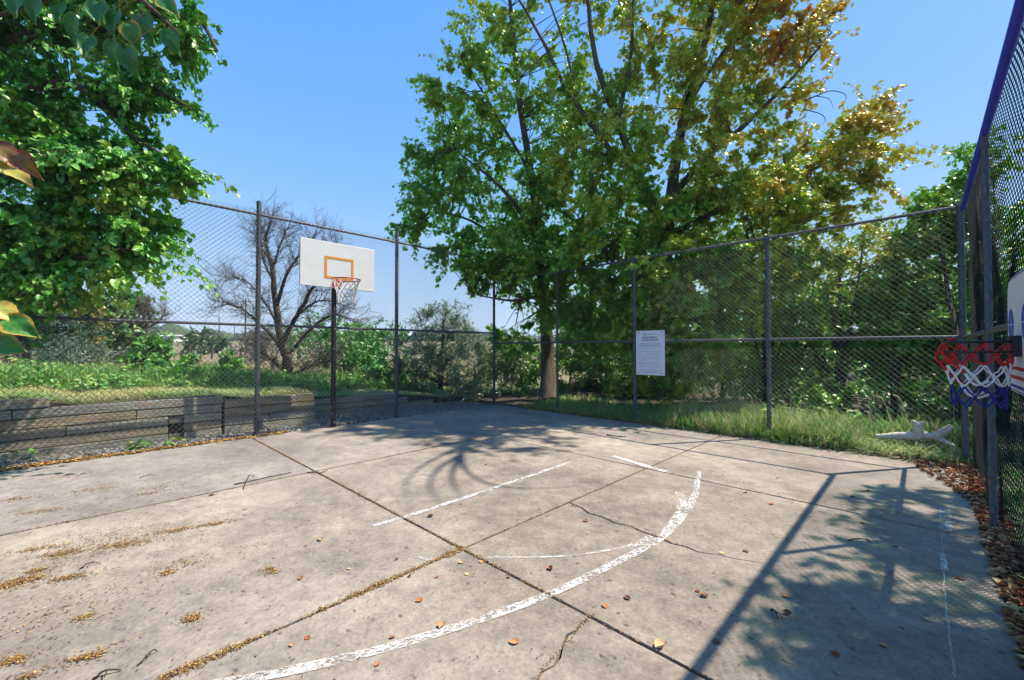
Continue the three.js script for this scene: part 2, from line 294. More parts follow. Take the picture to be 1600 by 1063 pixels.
{
  const line = (a) => [...new Set(a)].sort((p, q) => p - q), seq = (a, b, s) => { const o = []; for (let x = a; x <= b + 1e-6; x += s) o.push(+x.toFixed(3)); return o; };
  const farL = [-1500, -1250, -1050, -900, -780, -680, -590, -510, -440, -380, -325, -280, -240, -205, -175, -150, -128, -110, -95, -82, -70, -60, -52, -45, -39, -34, -30, -27, -24, -21.5, -19.5, -17.5];
  const xs = line([...farL, ...seq(-16, -9.5, 0.5), -9.2, -9.06, -9.0, -8.98, -8.92, -8.6, -8.36, -8.30, -8.28, -8.22, -7.9, -7.6, -7.56, -7.5, ...seq(-7, 0, 1), 0.2, 0.24, 0.3, 0.36, ...seq(0.6, 6, 0.6), 7, 9, 12, 16, 22, 30, 45, 70, 110, 180, 300, 500, 900, 1500]);
  const zs = line([...farL, ...seq(-16, -8, 0.5), -7.6, -7.3, -7.22, -7.18, -7.1, -6.6, ...seq(-6, -3.5, 0.5), -3.1, -3.07, -3.0, ...seq(-2.5, 4.5, 0.5), 4.56, 4.62, 5, 6, 8, 11, 16, 24, 40, 70, 120, 220, 400, 800, 1500]);
  const pos = [], uv = [], col = [], idx = [];
  for (const z of zs) for (const x of xs) {
    const y = height(x, z); pos.push(x, y, z); uv.push(x * 0.6, z * 0.6);
    const r = Math.hypot(x, z), n = fbm(x * 0.5, z * 0.5, 3), n2 = fbm(x * 0.02 + 9, z * 0.02, 3);
    let c = [0.085, 0.062, 0.042];                                    // bare soil and litter
    if (x < wallX(z) - 0.02) c = mix3([0.27, 0.25, 0.10], [0.15, 0.21, 0.05], clamp(0.5 + n));
    const field = sm(13, 20, r) * (x < -9 ? 1 : 0); c = mix3(c, mix3([0.44, 0.33, 0.19], [0.30, 0.26, 0.13], clamp(0.4 + 1.3 * n2)), field);
    c = mix3(c, [0.10, 0.13, 0.07], sm(180, 420, r));
    col.push(...c);
  }
  for (let j = 0; j < zs.length - 1; j++) for (let i = 0; i < xs.length - 1; i++) { const a = j * xs.length + i, b = a + xs.length; idx.push(a, b, a + 1, a + 1, b, b + 1); }
  const g = new THREE.BufferGeometry(); g.setAttribute('position', new THREE.Float32BufferAttribute(pos, 3)); g.setAttribute('uv', new THREE.Float32BufferAttribute(uv, 2)); g.setAttribute('color', new THREE.Float32BufferAttribute(col, 3)); g.setIndex(idx); g.computeVertexNormals();
  top('ground', g, M.ground, 'dry grass field and bare soil around the court', 'ground', null, 'structure');
}

// ---------------------------------------------------------------- court slabs, joints, cracks
const JX = [COURT.x0, -4.969, -2.320, COURT.x1], JZ = [COURT.z0, -4.593, -1.867, 0.86, 3.0, COURT.z1];
const court = thing('court', 'grey concrete court of square slabs with open joints and cracks', 'court', [0, 0, 0], null, 'structure');
{
  const cracks = { // notches cut into the slab outline; x, z points of the centre line with half widths
    '2,1': { side: 'x0', pts: [[-2.32, -3.10, 0.011], [-2.16, -3.075, 0.009], [-2.05, -3.015, 0.010], [-1.92, -3.03, 0.008], [-1.78, -2.995, 0.010], [-1.66, -3.03, 0.008], [-1.56, -3.00, 0.009], [-1.40, -2.995, 0.011], [-1.31, -2.965, 0.009], [-1.22, -2.99, 0.008], [-1.13, -2.97, 0.006], [-1.02, -3.02, 0.005], [-0.90, -3.05, 0.004], [-0.76, -3.12, 0.002]] },
    '2,2': { side: 'z0', pts: [[-1.262, -1.867, 0.006], [-1.27, -1.80, 0.005], [-1.25, -1.735, 0.006], [-1.262, -1.67, 0.009], [-1.235, -1.60, 0.006], [-1.20, -1.53, 0.009], [-1.185, -1.47, 0.005], [-1.20, -1.40, 0.006], [-1.17, -1.31, 0.005], [-1.19, -1.2, 0.006], [-1.16, -1.05, 0.004], [-1.18, -0.9, 0.002]] },
  };
  const gap = 0.011;
  for (let i = 0; i < 3; i++) for (let j = 0; j < 5; j++) {
    const r = rng(100 + i * 7 + j), x0 = JX[i] + (i ? gap : 0), x1 = JX[i + 1] - (i < 2 ? gap : 0), z0 = JZ[j] + (j ? gap : 0), z1 = JZ[j + 1] - (j < 4 ? gap : 0);
    const jag = (a, b, fix, n, isX) => { const o = []; for (let k = 0; k < n; k++) { const t = a + (b - a) * k / n, w = k ? 0.005 * (r() - 0.5) + (r() < 0.1 ? 0.006 * (r() - 0.5) : 0) : 0; o.push(isX ? [t, fix + w] : [fix + w, t]); } return o; };
    const ck = cracks[i + ',' + j];
    let out = [];
    // clockwise in x,z: along z0, then x1, z1, x0
    if (ck?.side === 'z0') {
      const p = ck.pts, xc = p[0][0]; out.push(...jag(x0, xc - 0.03, z0, 14, true));
      p.forEach(([x, z, w], k) => out.push([x - w, k ? z : z0])); for (let k = p.length - 1; k >= 0; k--) out.push([p[k][0] + p[k][2], (k ? p[k][1] : z0) + 0.004 * (k ? r() : 0)]);
      out.push(...jag(xc + 0.03, x1, z0, 20, true));
    } else out.push(...jag(x0, x1, z0, 34, true));
    out.push(...jag(z0, z1, x1, 34, false)); out.push(...jag(x1, x0, z1, 34, true));
    if (ck?.side === 'x0') {
      const p = ck.pts, zc = p[0][1]; out.push(...jag(z1, zc + 0.03, x0, 16, false));
      p.forEach(([x, z, w], k) => out.push([k ? x : x0, z + w])); for (let k = p.length - 1; k >= 0; k--) out.push([(k ? p[k][0] : x0) + 0.004 * (k ? r() : 0), p[k][1] - p[k][2]]);
      out.push(...jag(zc - 0.03, z0, x0, 16, false));
    } else out.push(...jag(z1, z0, x0, 34, false));
    const sh = new THREE.Shape(out.map(([x, z]) => new THREE.Vector2(x, -z)));
    const g = new THREE.ExtrudeGeometry(sh, { depth: 0.11, bevelEnabled: true, bevelThickness: 0.003, bevelSize: 0.002, bevelOffset: -0.002, bevelSegments: 1 });
    g.rotateX(-Math.PI / 2); g.translate(0, -0.113, 0);
    const dy = (r() - 0.5) * 0.004; g.translate(0, dy - 0.001, 0);
    part(court, 'concrete_slab', g, M.slab[i === 0 || j > 2 ? (j > 1 ? 0 : 1) : 2]);
  }
  // soil that fills the joints and cracks a little below the surface
  const f = new THREE.PlaneGeometry(COURT.x1 - COURT.x0 - 0.12, COURT.z1 - COURT.z0 - 0.12, 1, 1); f.rotateX(-Math.PI / 2); f.translate((COURT.x0 + COURT.x1) / 2, -0.024, (COURT.z0 + COURT.z1) / 2);
  part(court, 'joint_soil', f, std({ color: lin(0.060, 0.043, 0.028), roughness: 1 }));
}

// painted lines: worn sheets lying on the slabs
function wearTex(seed, keep, fine) {
  return tex(512, (u, v) => { const a = fbm(u * 9 + seed, v * 9, 4), b = noise(u * 190 + seed, v * 190), c = fbm(u * 55, v * 55 + seed, 3); const k = 0.93 * sm(-0.20, 0.22, a * 0.5 + c * 0.5 + b * fine * 1.3 + keep); return [k, k, k]; }, false);
}
function paintMat(seed, keep, tone = 0.80, fine = 0.16) { const t = wearTex(seed, keep, fine); const m = std({ color: lin(tone, tone * 0.99, tone * 0.97), roughness: 0.75, alphaMap: t, transparent: true }); return m; }
function strip(pts, w, y = 0.0045) {
  const g = new Geo(), c = curve(pts.map(([x, z]) => V(x, y, z)), pts.length * 8); let len = 0; const up = V(0, 1, 0), ids = [];
  c.forEach((p, k) => {
    const t = V(0, 0, 0).subVectors(c[Math.min(k + 1, c.length - 1)], c[Math.max(0, k - 1)]).normalize(), s = V(-t.z, 0, t.x); if (k) len += p.distanceTo(c[k - 1]);
    const ww = (typeof w === 'function' ? w(k / (c.length - 1)) : w) * (1 + 0.10 * noise(len * 5, 3.3)), e = 0.004 * noise(len * 9, 8.1);
    ids.push([g.vert(p.clone().addScaledVector(s, -ww / 2 + e), up, len * 0.7, 0), g.vert(p.clone().addScaledVector(s, ww / 2 + e), up, len * 0.7, 0.07)]);
  });
  for (let k = 0; k < ids.length - 1; k++) g.i.push(ids[k][0], ids[k][1], ids[k + 1][1], ids[k][0], ids[k + 1][1], ids[k + 1][0]);
  return g.build();
}
{
  top('free_throw_line', strip([[-3.11, -1.613], [-3.092, -1.93], [-3.082, -2.622], [-3.093, -3.353], [-3.106, -4.228]], 0.055), paintMat(3, -0.02, 0.53, 0.28), 'worn straight white free throw line painted on the concrete', 'court line', null, 'structure');
  top('three_point_line', strip([[-1.821, -4.878], [-1.679, -4.426], [-1.561, -4.049], [-1.467, -3.621], [-1.397, -3.013], [-1.447, -2.46], [-1.535, -1.877], [-1.707, -1.286], [-1.859, -0.895], [-2.046, -0.532], [-2.45, 0.1], [-3.1, 0.9]], (t) => 0.046 + 0.014 * sm(0.02, 0.15, t)), paintMat(9, 0.0, 0.53, 0.28), 'curved white three point arc painted across the slabs', 'court line', null, 'structure');
  top('lane_mark', strip([[-2.889, -4.821], [-2.452, -4.702], [-2.095, -4.612]], 0.075), paintMat(15, 0.10, 0.62, 0.26), 'short bright white line beside the slab joint', 'court line', null, 'structure');
  top('faded_arc', strip([[-2.114, -1.882], [-1.748, -2.273], [-1.575, -2.553], [-1.467, -2.804], [-1.425, -2.957]], (t) => 0.02 + 0.10 * sm(0.55, 0.95, t)), paintMat(21, -0.10, 0.66, 0.22), 'faded old white arc inside the three point line', 'court line', null, 'structure');
  top('faded_stroke', strip([[-1.403, -3.037], [-1.466, -3.435], [-1.582, -3.821], [-1.712, -4.048]], 0.07), paintMat(25, -0.06, 0.68, 0.2), 'faded white overspray beside the arc', 'court line', null, 'structure');
  top('faded_stroke', strip([[-2.503, -1.563], [-2.248, -1.693], [-2.043, -1.962]], 0.05), paintMat(29, -0.22, 0.6, 0.25), 'faint old white streak near the joint crossing', 'court line', null, 'structure');
  top('chalk_line', strip([[0.088, -5.13], [0.074, -3.927], [0.067, -3.344], [0.073, -2.864], [0.076, -2.6]], 0.010), paintMat(33, -0.06, 0.5, 0.24), 'thin white chalk line by the side fence', 'court line', null, 'structure');
  top('paint_patch', strip([[0.114, -5.255], [0.106, -4.578]], 0.07), paintMat(37, -0.05, 0.56, 0.24), 'worn white paint patch by the side fence', 'court line', null, 'structure');
  top('paint_patch', strip([[0.075, -4.094], [0.079, -3.801]], 0.03), paintMat(39, -0.04, 0.7, 0.2), 'small worn white paint patch by the side fence', 'court line', null, 'structure');
}

// ---------------------------------------------------------------- chain link fences
const WIRE_W = 0.0362;
function meshPanel(a, b, y0, y1, off, r = 0.00145, weave = 0.002) { // woven zigzag wires between a and b (x,z), shifted sideways by off
  const A = V(a[0], 0, a[1]), d = V(b[0] - a[0], 0, b[1] - a[1]), L = d.length(); d.normalize(); const s = V(-d.z, 0, d.x), n = Math.floor(L / WIRE_W), w = L / n, rows = Math.round((y1 - y0) / WIRE_W), g = new Geo();
  for (let k = 0; k < n; k++) {
    const pts = [];
    for (let j = 0; j <= rows; j++) {
      const right = (j + k) % 2, bow = 0.012 * noise(k * 0.05 + a[0], j * 0.07, a[1]);
      pts.push(A.clone().addScaledVector(d, (k + (right ? 1.06 : -0.06)) * w).addScaledVector(s, off + bow + (right ? weave : -weave)).setY(y0 + j * (y1 - y0) / rows));
    }
    // the wire keeps its own zigzag: neighbours hook at the bends
    for (let j = 0; j < rows; j++) {
      const p = pts[j], q = pts[j + 1], base = g.p.length / 3;
      const t = q.clone().sub(p).normalize(), u = V(0, 0, 0).crossVectors(t, s).normalize();
      for (const e of [p, q]) for (const [cu, cs] of [[1, 0], [-0.5, 0.866], [-0.5, -0.866]]) { const nn = u.clone().multiplyScalar(cu).addScaledVector(s, cs); g.vert(e.clone().addScaledVector(nn, r), nn, 0, 0); }
      for (let c = 0; c < 3; c++) { const x = base + c, y = base + (c + 1) % 3; g.i.push(x, y, x + 3, y, y + 3, x + 3); }
    }
  }
  return g.build();
}
const rod = (a, b, r, sides = 10, cap = true) => new Geo().tube([vv(a), vv(a).lerp(vv(b), 0.5), vv(b)], r, sides, cap).build();
function postGeo(x, z, h, r) { const g = new Geo(); g.tube([V(x, -0.1, z), V(x, h * 0.5, z), V(x, h, z)], r, 14, false); const cap = [[h, 1.08], [h + 0.02, 1.08], [h + 0.035, 0.8], [h + 0.042, 0.05]]; g.tube(cap.map(([y]) => V(x, y, z)), cap.map(([, k]) => r * k), 14, true); return g.build(); }
function bands(x, z, r, ys) { const g = new Geo(); for (const y of ys) g.tube([V(x, y - 0.012, z), V(x, y + 0.012, z)], r + 0.006, 12, true); return g.build(); }
{
  const XL = -7.667, f = thing('chain_link_fence', 'tall grey chain link fence running behind the basketball pole', 'fence', [0, 0, 0]);
  const posts = [[XL, 3.3], [XL, 0.78], [XL, -1.965], [XL, -4.465], [-7.70, -7.22]];
  posts.forEach(([x, z], k) => { const p = part(f, 'post', postGeo(x, z, 3.76, k === 4 ? 0.032 : 0.036), M.post); for (const y of [0.3, 1.1, 1.78, 2.5, 3.3, 3.58]) part(p, 'clamp_band', bands(x, z, 0.035, [y]), M.post); });
  for (let k = 0; k < 4; k++) {
    const [a, b] = [posts[k], posts[k + 1]];
    part(f, 'top_rail', rod([a[0], 3.575, a[1] - 0.03], [b[0], 3.575, b[1] + 0.03], 0.021), M.post);
    part(f, 'middle_rail', rod([a[0], 1.78, a[1] - 0.03], [b[0], 1.78, b[1] + 0.03], 0.021), M.post);
    part(f, 'wire_mesh', meshPanel([a[0] + 0.0, a[1]], [b[0] + 0.0, b[1]], 0.03, 3.64, 0.042, 0.0026), M.wireBright);
  }
}
{
  const f = thing('chain_link_fence', 'grey chain link fence along the back of the court under the trees', 'fence', [0, 0, 0]);
  const posts = [[-7.70, -7.22], [-5.86, -7.44, 0.026], [-3.977, -7.45], [-1.718, -7.46], [0.352, -7.46]];
  posts.forEach(([x, z, r], k) => { if (!k) return; const p = part(f, 'post', postGeo(x, z, 3.13, r ?? 0.032), M.post); for (const y of [0.4, 1.53, 2.4, 3.06]) part(p, 'clamp_band', bands(x, z, r ?? 0.032, [y]), M.post); });
  for (let k = 0; k < 4; k++) {
    const [a, b] = [posts[k], posts[k + 1]];
    part(f, 'top_rail', rod([a[0] + 0.03, 3.117, a[1]], [b[0] - 0.03, 3.117, b[1]], 0.021), M.post);
    part(f, 'middle_rail', rod([a[0] + 0.03, 1.529, a[1]], [b[0] - 0.03, 1.529, b[1]], 0.021), M.post);
    part(f, 'wire_mesh', meshPanel([a[0], a[1]], [b[0], b[1]], 0.03, 3.16, 0.045), M.wire);
  }
}
{
  const XR = 0.375, f = thing('chain_link_fence', 'dark chain link fence with a blue top rail along the right side', 'fence', [0, 0, 0]);
  const posts = [[XR, -7.46], [XR, -4.98], [XR, -2.6], [XR, -0.35], [XR, 2.0]];
  posts.forEach(([x, z], k) => { if (!k) return; const p = part(f, 'post', postGeo(x, z, 3.10, 0.022), M.post); for (const y of [0.4, 1.53, 2.4, 3.0]) part(p, 'clamp_band', bands(x, z, 0.022, [y]), M.post); });
  for (let k = 0; k < 4; k++) {
    const [a, b] = [posts[k], posts[k + 1]];
    part(f, 'top_rail', rod([a[0], 3.10, a[1]], [b[0], 3.10, b[1]], 0.027), M.blueRail).userData.label = 'blue coated top rail';
    part(f, 'middle_rail', rod([a[0], 1.529, a[1] + 0.03], [b[0], 1.529, b[1] - 0.03], 0.021), M.post);
    part(f, 'wire_mesh', meshPanel([a[0], a[1]], [b[0], b[1]], 0.03, 3.20, -0.040, 0.0022, 0.0055), M.wireDark);
  }
}

// ---------------------------------------------------------------- basketball hoop
function netGeos(c, rTop, rBot, h, n, rows, rad, waist = 0.5) { // diamond weave; one geometry per row
  const P = (k, j) => { const t = j / rows, r = rTop + (rBot - rTop) * Math.pow(t, waist), a = (k + (j % 2) * 0.5) / n * 2 * Math.PI; return V(c[0] + r * Math.cos(a), c[1] - h * t + 0.012 * noise(k * 1.3, j * 2.1, 5), c[2] + r * Math.sin(a)); };
  const out = [];
  for (let j = 0; j < rows; j++) { const g = new Geo(); for (let k = 0; k < n; k++) for (const e of j % 2 ? [0, 1] : [0, -1]) { const a = P(k, j), b = P(k + e, j + 1), m = a.clone().lerp(b, 0.5); m.x += 0.008 * noise(k, j, 1.5); m.z += 0.008 * noise(k, j, 9.5); m.y -= 0.006; g.tube([a, m, b], rad, 5); } out.push(g.build()); }
  return out;
}
{
  const px = -7.53, pz = -3.13, bx = -7.40, zc = -3.165, o = thing('basketball_hoop', 'white basketball backboard with orange square and red rim on black pole', 'basketball hoop', [px, 0, pz]);
  part(o, 'pole', new Geo().tube([V(0, -0.01, 0), V(0, 1.4, 0), V(0, 2.98, 0)], 0.042, 18, true).build(), M.blackPole);
  const Y0 = 2.465, Y1 = 3.262, hw = 0.662, dz = zc - pz;
  const bb = new RoundedBoxGeometry(0.04, Y1 - Y0, hw * 2, 2, 0.006); bb.translate(bx - px, (Y0 + Y1) / 2, dz);
  const board = part(o, 'backboard', bb, M.board);
  const fr = new Geo(), xf = bx - px + 0.0225, q = [[2.622, 3.012, -0.255, 0.262]];
  const bars = []; { const [y0, y1, z0, z1] = q[0], w = 0.042; const bar = (ya, yb, za, zb) => { const g = new THREE.BoxGeometry(0.004, yb - ya, zb - za); g.translate(xf, (ya + yb) / 2, dz + (za + zb) / 2); bars.push(g); }; bar(y0, y0 + w, z0, z1); bar(y1 - w, y1, z0, z1); bar(y0 + w, y1 - w, z0, z0 + w); bar(y0 + w, y1 - w, z1 - w, z1); }
  part(board, 'target_square', mergeGeometries(bars), M.orange);
  const br = []; for (const [y, z] of [[2.62, -0.2], [2.62, 0.2], [3.05, -0.2], [3.05, 0.2]]) { const g = new Geo(); g.tube([V(0.03, y - 0.02, 0), V(bx - px - 0.02, y, dz + z)], 0.014, 8, true); br.push(g.build()); }
  { const g = new THREE.BoxGeometry(0.02, 0.55, 0.5); g.translate(bx - px - 0.031, 2.83, dz); br.push(g); }
  part(o, 'bracket', mergeGeometries(br.map((g) => { const h = g.index ? g.toNonIndexed() : g; return h; })), M.blackMetal);
  const R = 0.225, rc = [bx - px + 0.02 + 0.15 + R, 2.575, dz + 0.045], ring = []; for (let k = 0; k <= 40; k++) { const a = k / 40 * 2 * Math.PI; ring.push(V(rc[0] + R * Math.cos(a), rc[1], rc[2] + R * Math.sin(a))); }
  const rim = part(o, 'rim', new Geo().tube(ring, 0.010, 8).build(), M.rim);
  const rb = new Geo(); for (const s of [-1, 1]) rb.tube([V(bx - px + 0.02, rc[1] - 0.015, rc[2] + s * 0.06), V(rc[0] - R * 0.93, rc[1] - 0.004, rc[2] + s * 0.085)], 0.008, 6, true); rb.quad(V(bx - px + 0.024, rc[1] - 0.1, rc[2] - 0.08), V(bx - px + 0.024, rc[1] - 0.1, rc[2] + 0.08), V(bx - px + 0.024, rc[1] + 0.05, rc[2] + 0.08), V(bx - px + 0.024, rc[1] + 0.05, rc[2] - 0.08));
  part(rim, 'rim_mount', rb.build(), M.rim);
  part(o, 'net', mergeGeometries(netGeos(rc, R, 0.115, 0.40, 12, 6, 0.0055, 0.75)), M.net);
}

// ---------------------------------------------------------------- small hoop hung on the side fence
{
  const bx = 0.318, zc = -2.87, o = thing('mini_basketball_hoop', 'small toy hoop with red white and blue net on the side fence', 'toy hoop', [bx, 1.20, zc]);
  const sh = new THREE.Shape(), hw = 0.29, H = 0.52; sh.moveTo(-hw * 0.8, 0); sh.lineTo(hw * 0.8, 0); sh.lineTo(hw, 0.13); sh.lineTo(hw, H - 0.13); sh.quadraticCurveTo(hw * 0.95, H, hw * 0.6, H); sh.lineTo(-hw * 0.6, H); sh.quadraticCurveTo(-hw * 0.95, H, -hw, H - 0.13); sh.lineTo(-hw, 0.13); sh.closePath();
  const g = new THREE.ExtrudeGeometry(sh, { depth: 0.016, bevelEnabled: true, bevelSize: 0.004, bevelThickness: 0.003, bevelSegments: 2, curveSegments: 10 }); g.rotateY(-Math.PI / 2);
  const cv = document.createElement('canvas'); cv.width = 512; cv.height = 512; const c = cv.getContext('2d');
  c.fillStyle = '#f2f2f0'; c.fillRect(0, 0, 512, 512); c.fillStyle = '#1c4fae'; c.beginPath(); c.arc(420, 210, 74, 0, 7); c.fill(); c.beginPath(); c.arc(92, 210, 74, 0, 7); c.fill();
  c.strokeStyle = '#cfe0f4'; c.lineWidth = 5; for (const x of [92, 420]) { c.beginPath(); c.moveTo(x - 74, 210); c.lineTo(x + 74, 210); c.moveTo(x, 136); c.lineTo(x, 284); c.stroke(); c.beginPath(); c.arc(x - 70, 210, 54, -1, 1); c.stroke(); c.beginPath(); c.arc(x + 70, 210, 54, 2.1, 4.2); c.stroke(); }
  c.fillStyle = '#c01f2a'; c.fillRect(0, 400, 512, 16); c.fillRect(0, 440, 512, 16); c.fillStyle = '#20389a'; c.fillRect(0, 482, 512, 14); c.strokeStyle = '#20389a'; c.lineWidth = 6; c.strokeRect(4, 4, 504, 504);
  const t = new THREE.CanvasTexture(cv); t.colorSpace = THREE.SRGBColorSpace;
  const uv = g.attributes.uv, ps = g.attributes.position; for (let k = 0; k < uv.count; k++) uv.setXY(k, (ps.getZ(k) + hw) / (2 * hw), ps.getY(k) / H);
  part(o, 'backboard', g, std({ map: t, color: lin(0.8, 0.8, 0.8), roughness: 0.5 }));
  const R = 0.112, rc = [-0.142, 0.225, 0.05], ring = (r, y) => { const p = []; for (let k = 0; k <= 32; k++) { const a = k / 32 * 2 * Math.PI; p.push(V(rc[0] + r * Math.cos(a), rc[1] + y, rc[2] + r * Math.sin(a))); } return p; };
  const rim = part(o, 'rim', new Geo().tube(ring(R, 0), 0.0055, 8).tube(ring(R * 0.97, -0.045), 0.004, 8).build(), M.blackMetal);
  const mt = new THREE.BoxGeometry(0.03, 0.09, 0.12); mt.translate(-0.03, rc[1] - 0.02, rc[2]); part(rim, 'rim_mount', mt, M.blackMetal);
  const rows = netGeos([rc[0], rc[1] - 0.01, rc[2]], R, 0.082, 0.28, 9, 6, 0.0036, 0.8), net = part(o, 'net', mergeGeometries([rows[0], rows[1]]), M.netRed);
  part(net, 'white_cords', mergeGeometries([rows[2], rows[3]]), M.netWhite); part(net, 'blue_cords', mergeGeometries([rows[4], rows[5]]), M.netBlue);
  const lp = new Geo(), lw = new Geo(); // two loops of cord that slipped off and hang out to the side
  for (const [x, y, z, L] of [[-0.245, 0.18, 0.02, 0.15], [-0.235, 0.215, 0.10, 0.13], [-0.225, 0.14, -0.02, 0.12]]) { lp.tube(curve([[x + 0.02, y + 0.03, z], [x - 0.03, y - 0.02, z], [x + 0.0, y - L * 0.5, z + 0.01], [x + 0.05, y - L, z + 0.02]], 8), 0.0056, 5); lw.tube(curve([[x + 0.05, y - L, z + 0.02], [x + 0.08, y - L - 0.05, z + 0.03], [x + 0.12, y - L - 0.03, z + 0.03]], 6), 0.0056, 5); }
  part(net, 'red_loops', lp.build(), M.netRed, 'stuff'); part(net, 'white_loops', lw.build(), M.netWhite, 'stuff');
  for (const z of [-0.15, 0.15]) part(o, 'hook', new Geo().tube([V(-0.005, 0.42, z), V(0.03, 0.46, z), V(0.05, 0.42, z)], 0.006, 6, true).build(), M.blackMetal);
}

// ---------------------------------------------------------------- rules sign
{
  const W = 0.565, H = 0.83, o = thing('rules_sign', 'white court rules sign with black heading on the back fence post', 'sign', [-3.63, 0.895, -7.385]);
  const cv = document.createElement('canvas'); cv.width = 696; cv.height = 1024; const c = cv.getContext('2d');
  c.fillStyle = '#e9edf0'; c.fillRect(0, 0, 696, 1024);
  c.fillStyle = '#16181c'; c.fillRect(204, 62, 34, 34); c.fillStyle = '#a7adb4'; c.fillRect(252, 66, 236, 9); c.fillRect(252, 84, 200, 7);
  c.fillStyle = '#22262b'; c.textAlign = 'center'; c.font = 'bold 62px sans-serif'; c.fillText('BASKETBALL', 348, 176); c.fillText('COURT RULES', 348, 238);
  const r = rng(5), words = (y, x0, x1, h, col, a) => { c.fillStyle = col; let x = x0; while (x < x1 - 10) { const w = Math.min(x1 - x, 22 + r() * 66); for (let q = x; q < x + w - 6; q += 11) { c.globalAlpha = a * (0.6 + 0.4 * r()); c.fillRect(q, y + (r() < 0.3 ? -h * 0.3 : 0), 7, h * (r() < 0.3 ? 1.3 : 1)); } x += w + 12; } c.globalAlpha = 1; };
  for (const [y, a, b] of [[288, 110, 590], [322, 84, 612], [352, 84, 620]]) words(y, a, b, 15, '#3d4a58', 0.85);
  for (const [y, a, b, red] of [[414, 60, 370], [470, 60, 640], [524, 60, 590], [586, 60, 620], [640, 60, 530], [674, 70, 220], [736, 60, 560, 1], [772, 70, 620, 1], [826, 60, 610]]) words(y, a, b, 14, red ? '#c7505a' : (y % 3 ? '#a8707a' : '#7f6a74'), 0.8);
  for (const [y, a, b] of [[908, 60, 640], [938, 70, 620], [966, 180, 600]]) words(y, a, b, 12, '#4a4f57', 0.85);
  const t = new THREE.CanvasTexture(cv); t.colorSpace = THREE.SRGBColorSpace;
  const g = new RoundedBoxGeometry(W, H, 0.006, 1, 0.002); g.translate(0, H / 2, 0); part(o, 'panel', g, std({ color: lin(0.72, 0.74, 0.76), roughness: 0.5 }));
  const p = new THREE.PlaneGeometry(W - 0.012, H - 0.012); p.translate(0, H / 2, 0.0055); part(o, 'print', p, std({ map: t, color: lin(0.76, 0.78, 0.81), roughness: 0.45 }));
  for (const [x, y] of [[-0.23, 0.04], [0.23, 0.04], [-0.23, 0.79], [0.23, 0.79]]) part(o, 'bolt', new Geo().tube([V(x, y, -0.03), V(x, y, 0.009), V(x, y, 0.011)], [0.011, 0.011, 0.006], 8, true).build(), M.blackMetal);
}

// ---------------------------------------------------------------- timber retaining wall
{
  const o = thing('retaining_wall', 'low retaining wall of weathered grey timbers behind the fence', 'retaining wall', [0, 0, 0]);
  const r = rng(40), len = {};
  const beam = (x, y, z0, z1, h, d, mat) => { const g = new RoundedBoxGeometry(z1 - z0, h - 0.008, d, 2, 0.011); const p = g.attributes.position; for (let k = 0; k < p.count; k++) p.setXYZ(k, p.getX(k), p.getY(k) + 0.004 * noise(p.getX(k) * 3, k % 5, y * 9), p.getZ(k)); const uv = g.attributes.uv; for (let k = 0; k < uv.count; k++) uv.setXY(k, uv.getX(k) * (z1 - z0) + r() * 0 + x + z0, uv.getY(k) * h + y); g.rotateY(Math.PI / 2); g.translate(x - d / 2 + (r() - 0.5) * 0.014, y + h / 2, (z0 + z1) / 2); return part(o, 'timber', g, mat ?? M.timber[Math.floor(r() * 3)]); };
  const H = 0.130;
  // left stretch, five courses and a raised end
  const rows = [[[3.4, 0.9], [0.9, -0.92], [-1.10, -1.6]], [[3.4, 1.9], [1.9, -0.92], [-1.10, -1.6]], [[3.4, 0.15], [0.15, -0.92], [-1.10, -1.6]], [[3.4, -0.55], [-0.55, -1.6]], [[3.4, 0.62], [0.62, -1.62]], [[3.4, 0.30]]];
  rows.forEach((row, k) => row.forEach(([b, a]) => beam(-8.2 + (k === 0 ? 0.02 : 0), -0.02 + k * H, a + 0.004, b - 0.004, H, 0.15)));
  for (const k of [1, 2, 0]) { const g = new RoundedBoxGeometry(0.16, H - 0.02, 0.165, 1, 0.01); g.translate(-8.31, -0.02 + (k + 0.5) * H, -1.01); part(o, 'tie_end', g, k === 1 ? M.endGrain : M.timber[1]); }
  // middle stretch, four courses
  [[[-1.63, -3.06]], [[-1.63, -2.3], [-2.3, -3.06]], [[-1.63, -3.06]], [[-1.63, -2.75], [-2.75, -3.06]]].forEach((row, k) => row.forEach(([b, a], j) => beam(-8.2, -0.02 + k * 0.145, a + 0.004, b - 0.004, 0.145, 0.15, k === 3 && j === 0 ? M.timber[2] : null)));
  { const g = new RoundedBoxGeometry(0.75, 0.14, 0.15, 1, 0.01); for (let k = 0; k < 3; k++) { const q = g.clone(); q.translate(-8.74, -0.02 + (k + 0.5) * 0.145, -2.99); part(o, 'timber', q, M.timber[k]); } }
  // far stretch, three courses that step down
  [[[-3.07, -5.3], [-5.3, -6.25]], [[-3.07, -4.4], [-4.4, -5.5]], [[-3.07, -5.25]]].forEach((row, k) => row.forEach(([b, a]) => beam(-8.92, -0.02 + k * 0.125, a + 0.004, b - 0.004, 0.125, 0.14)));
}

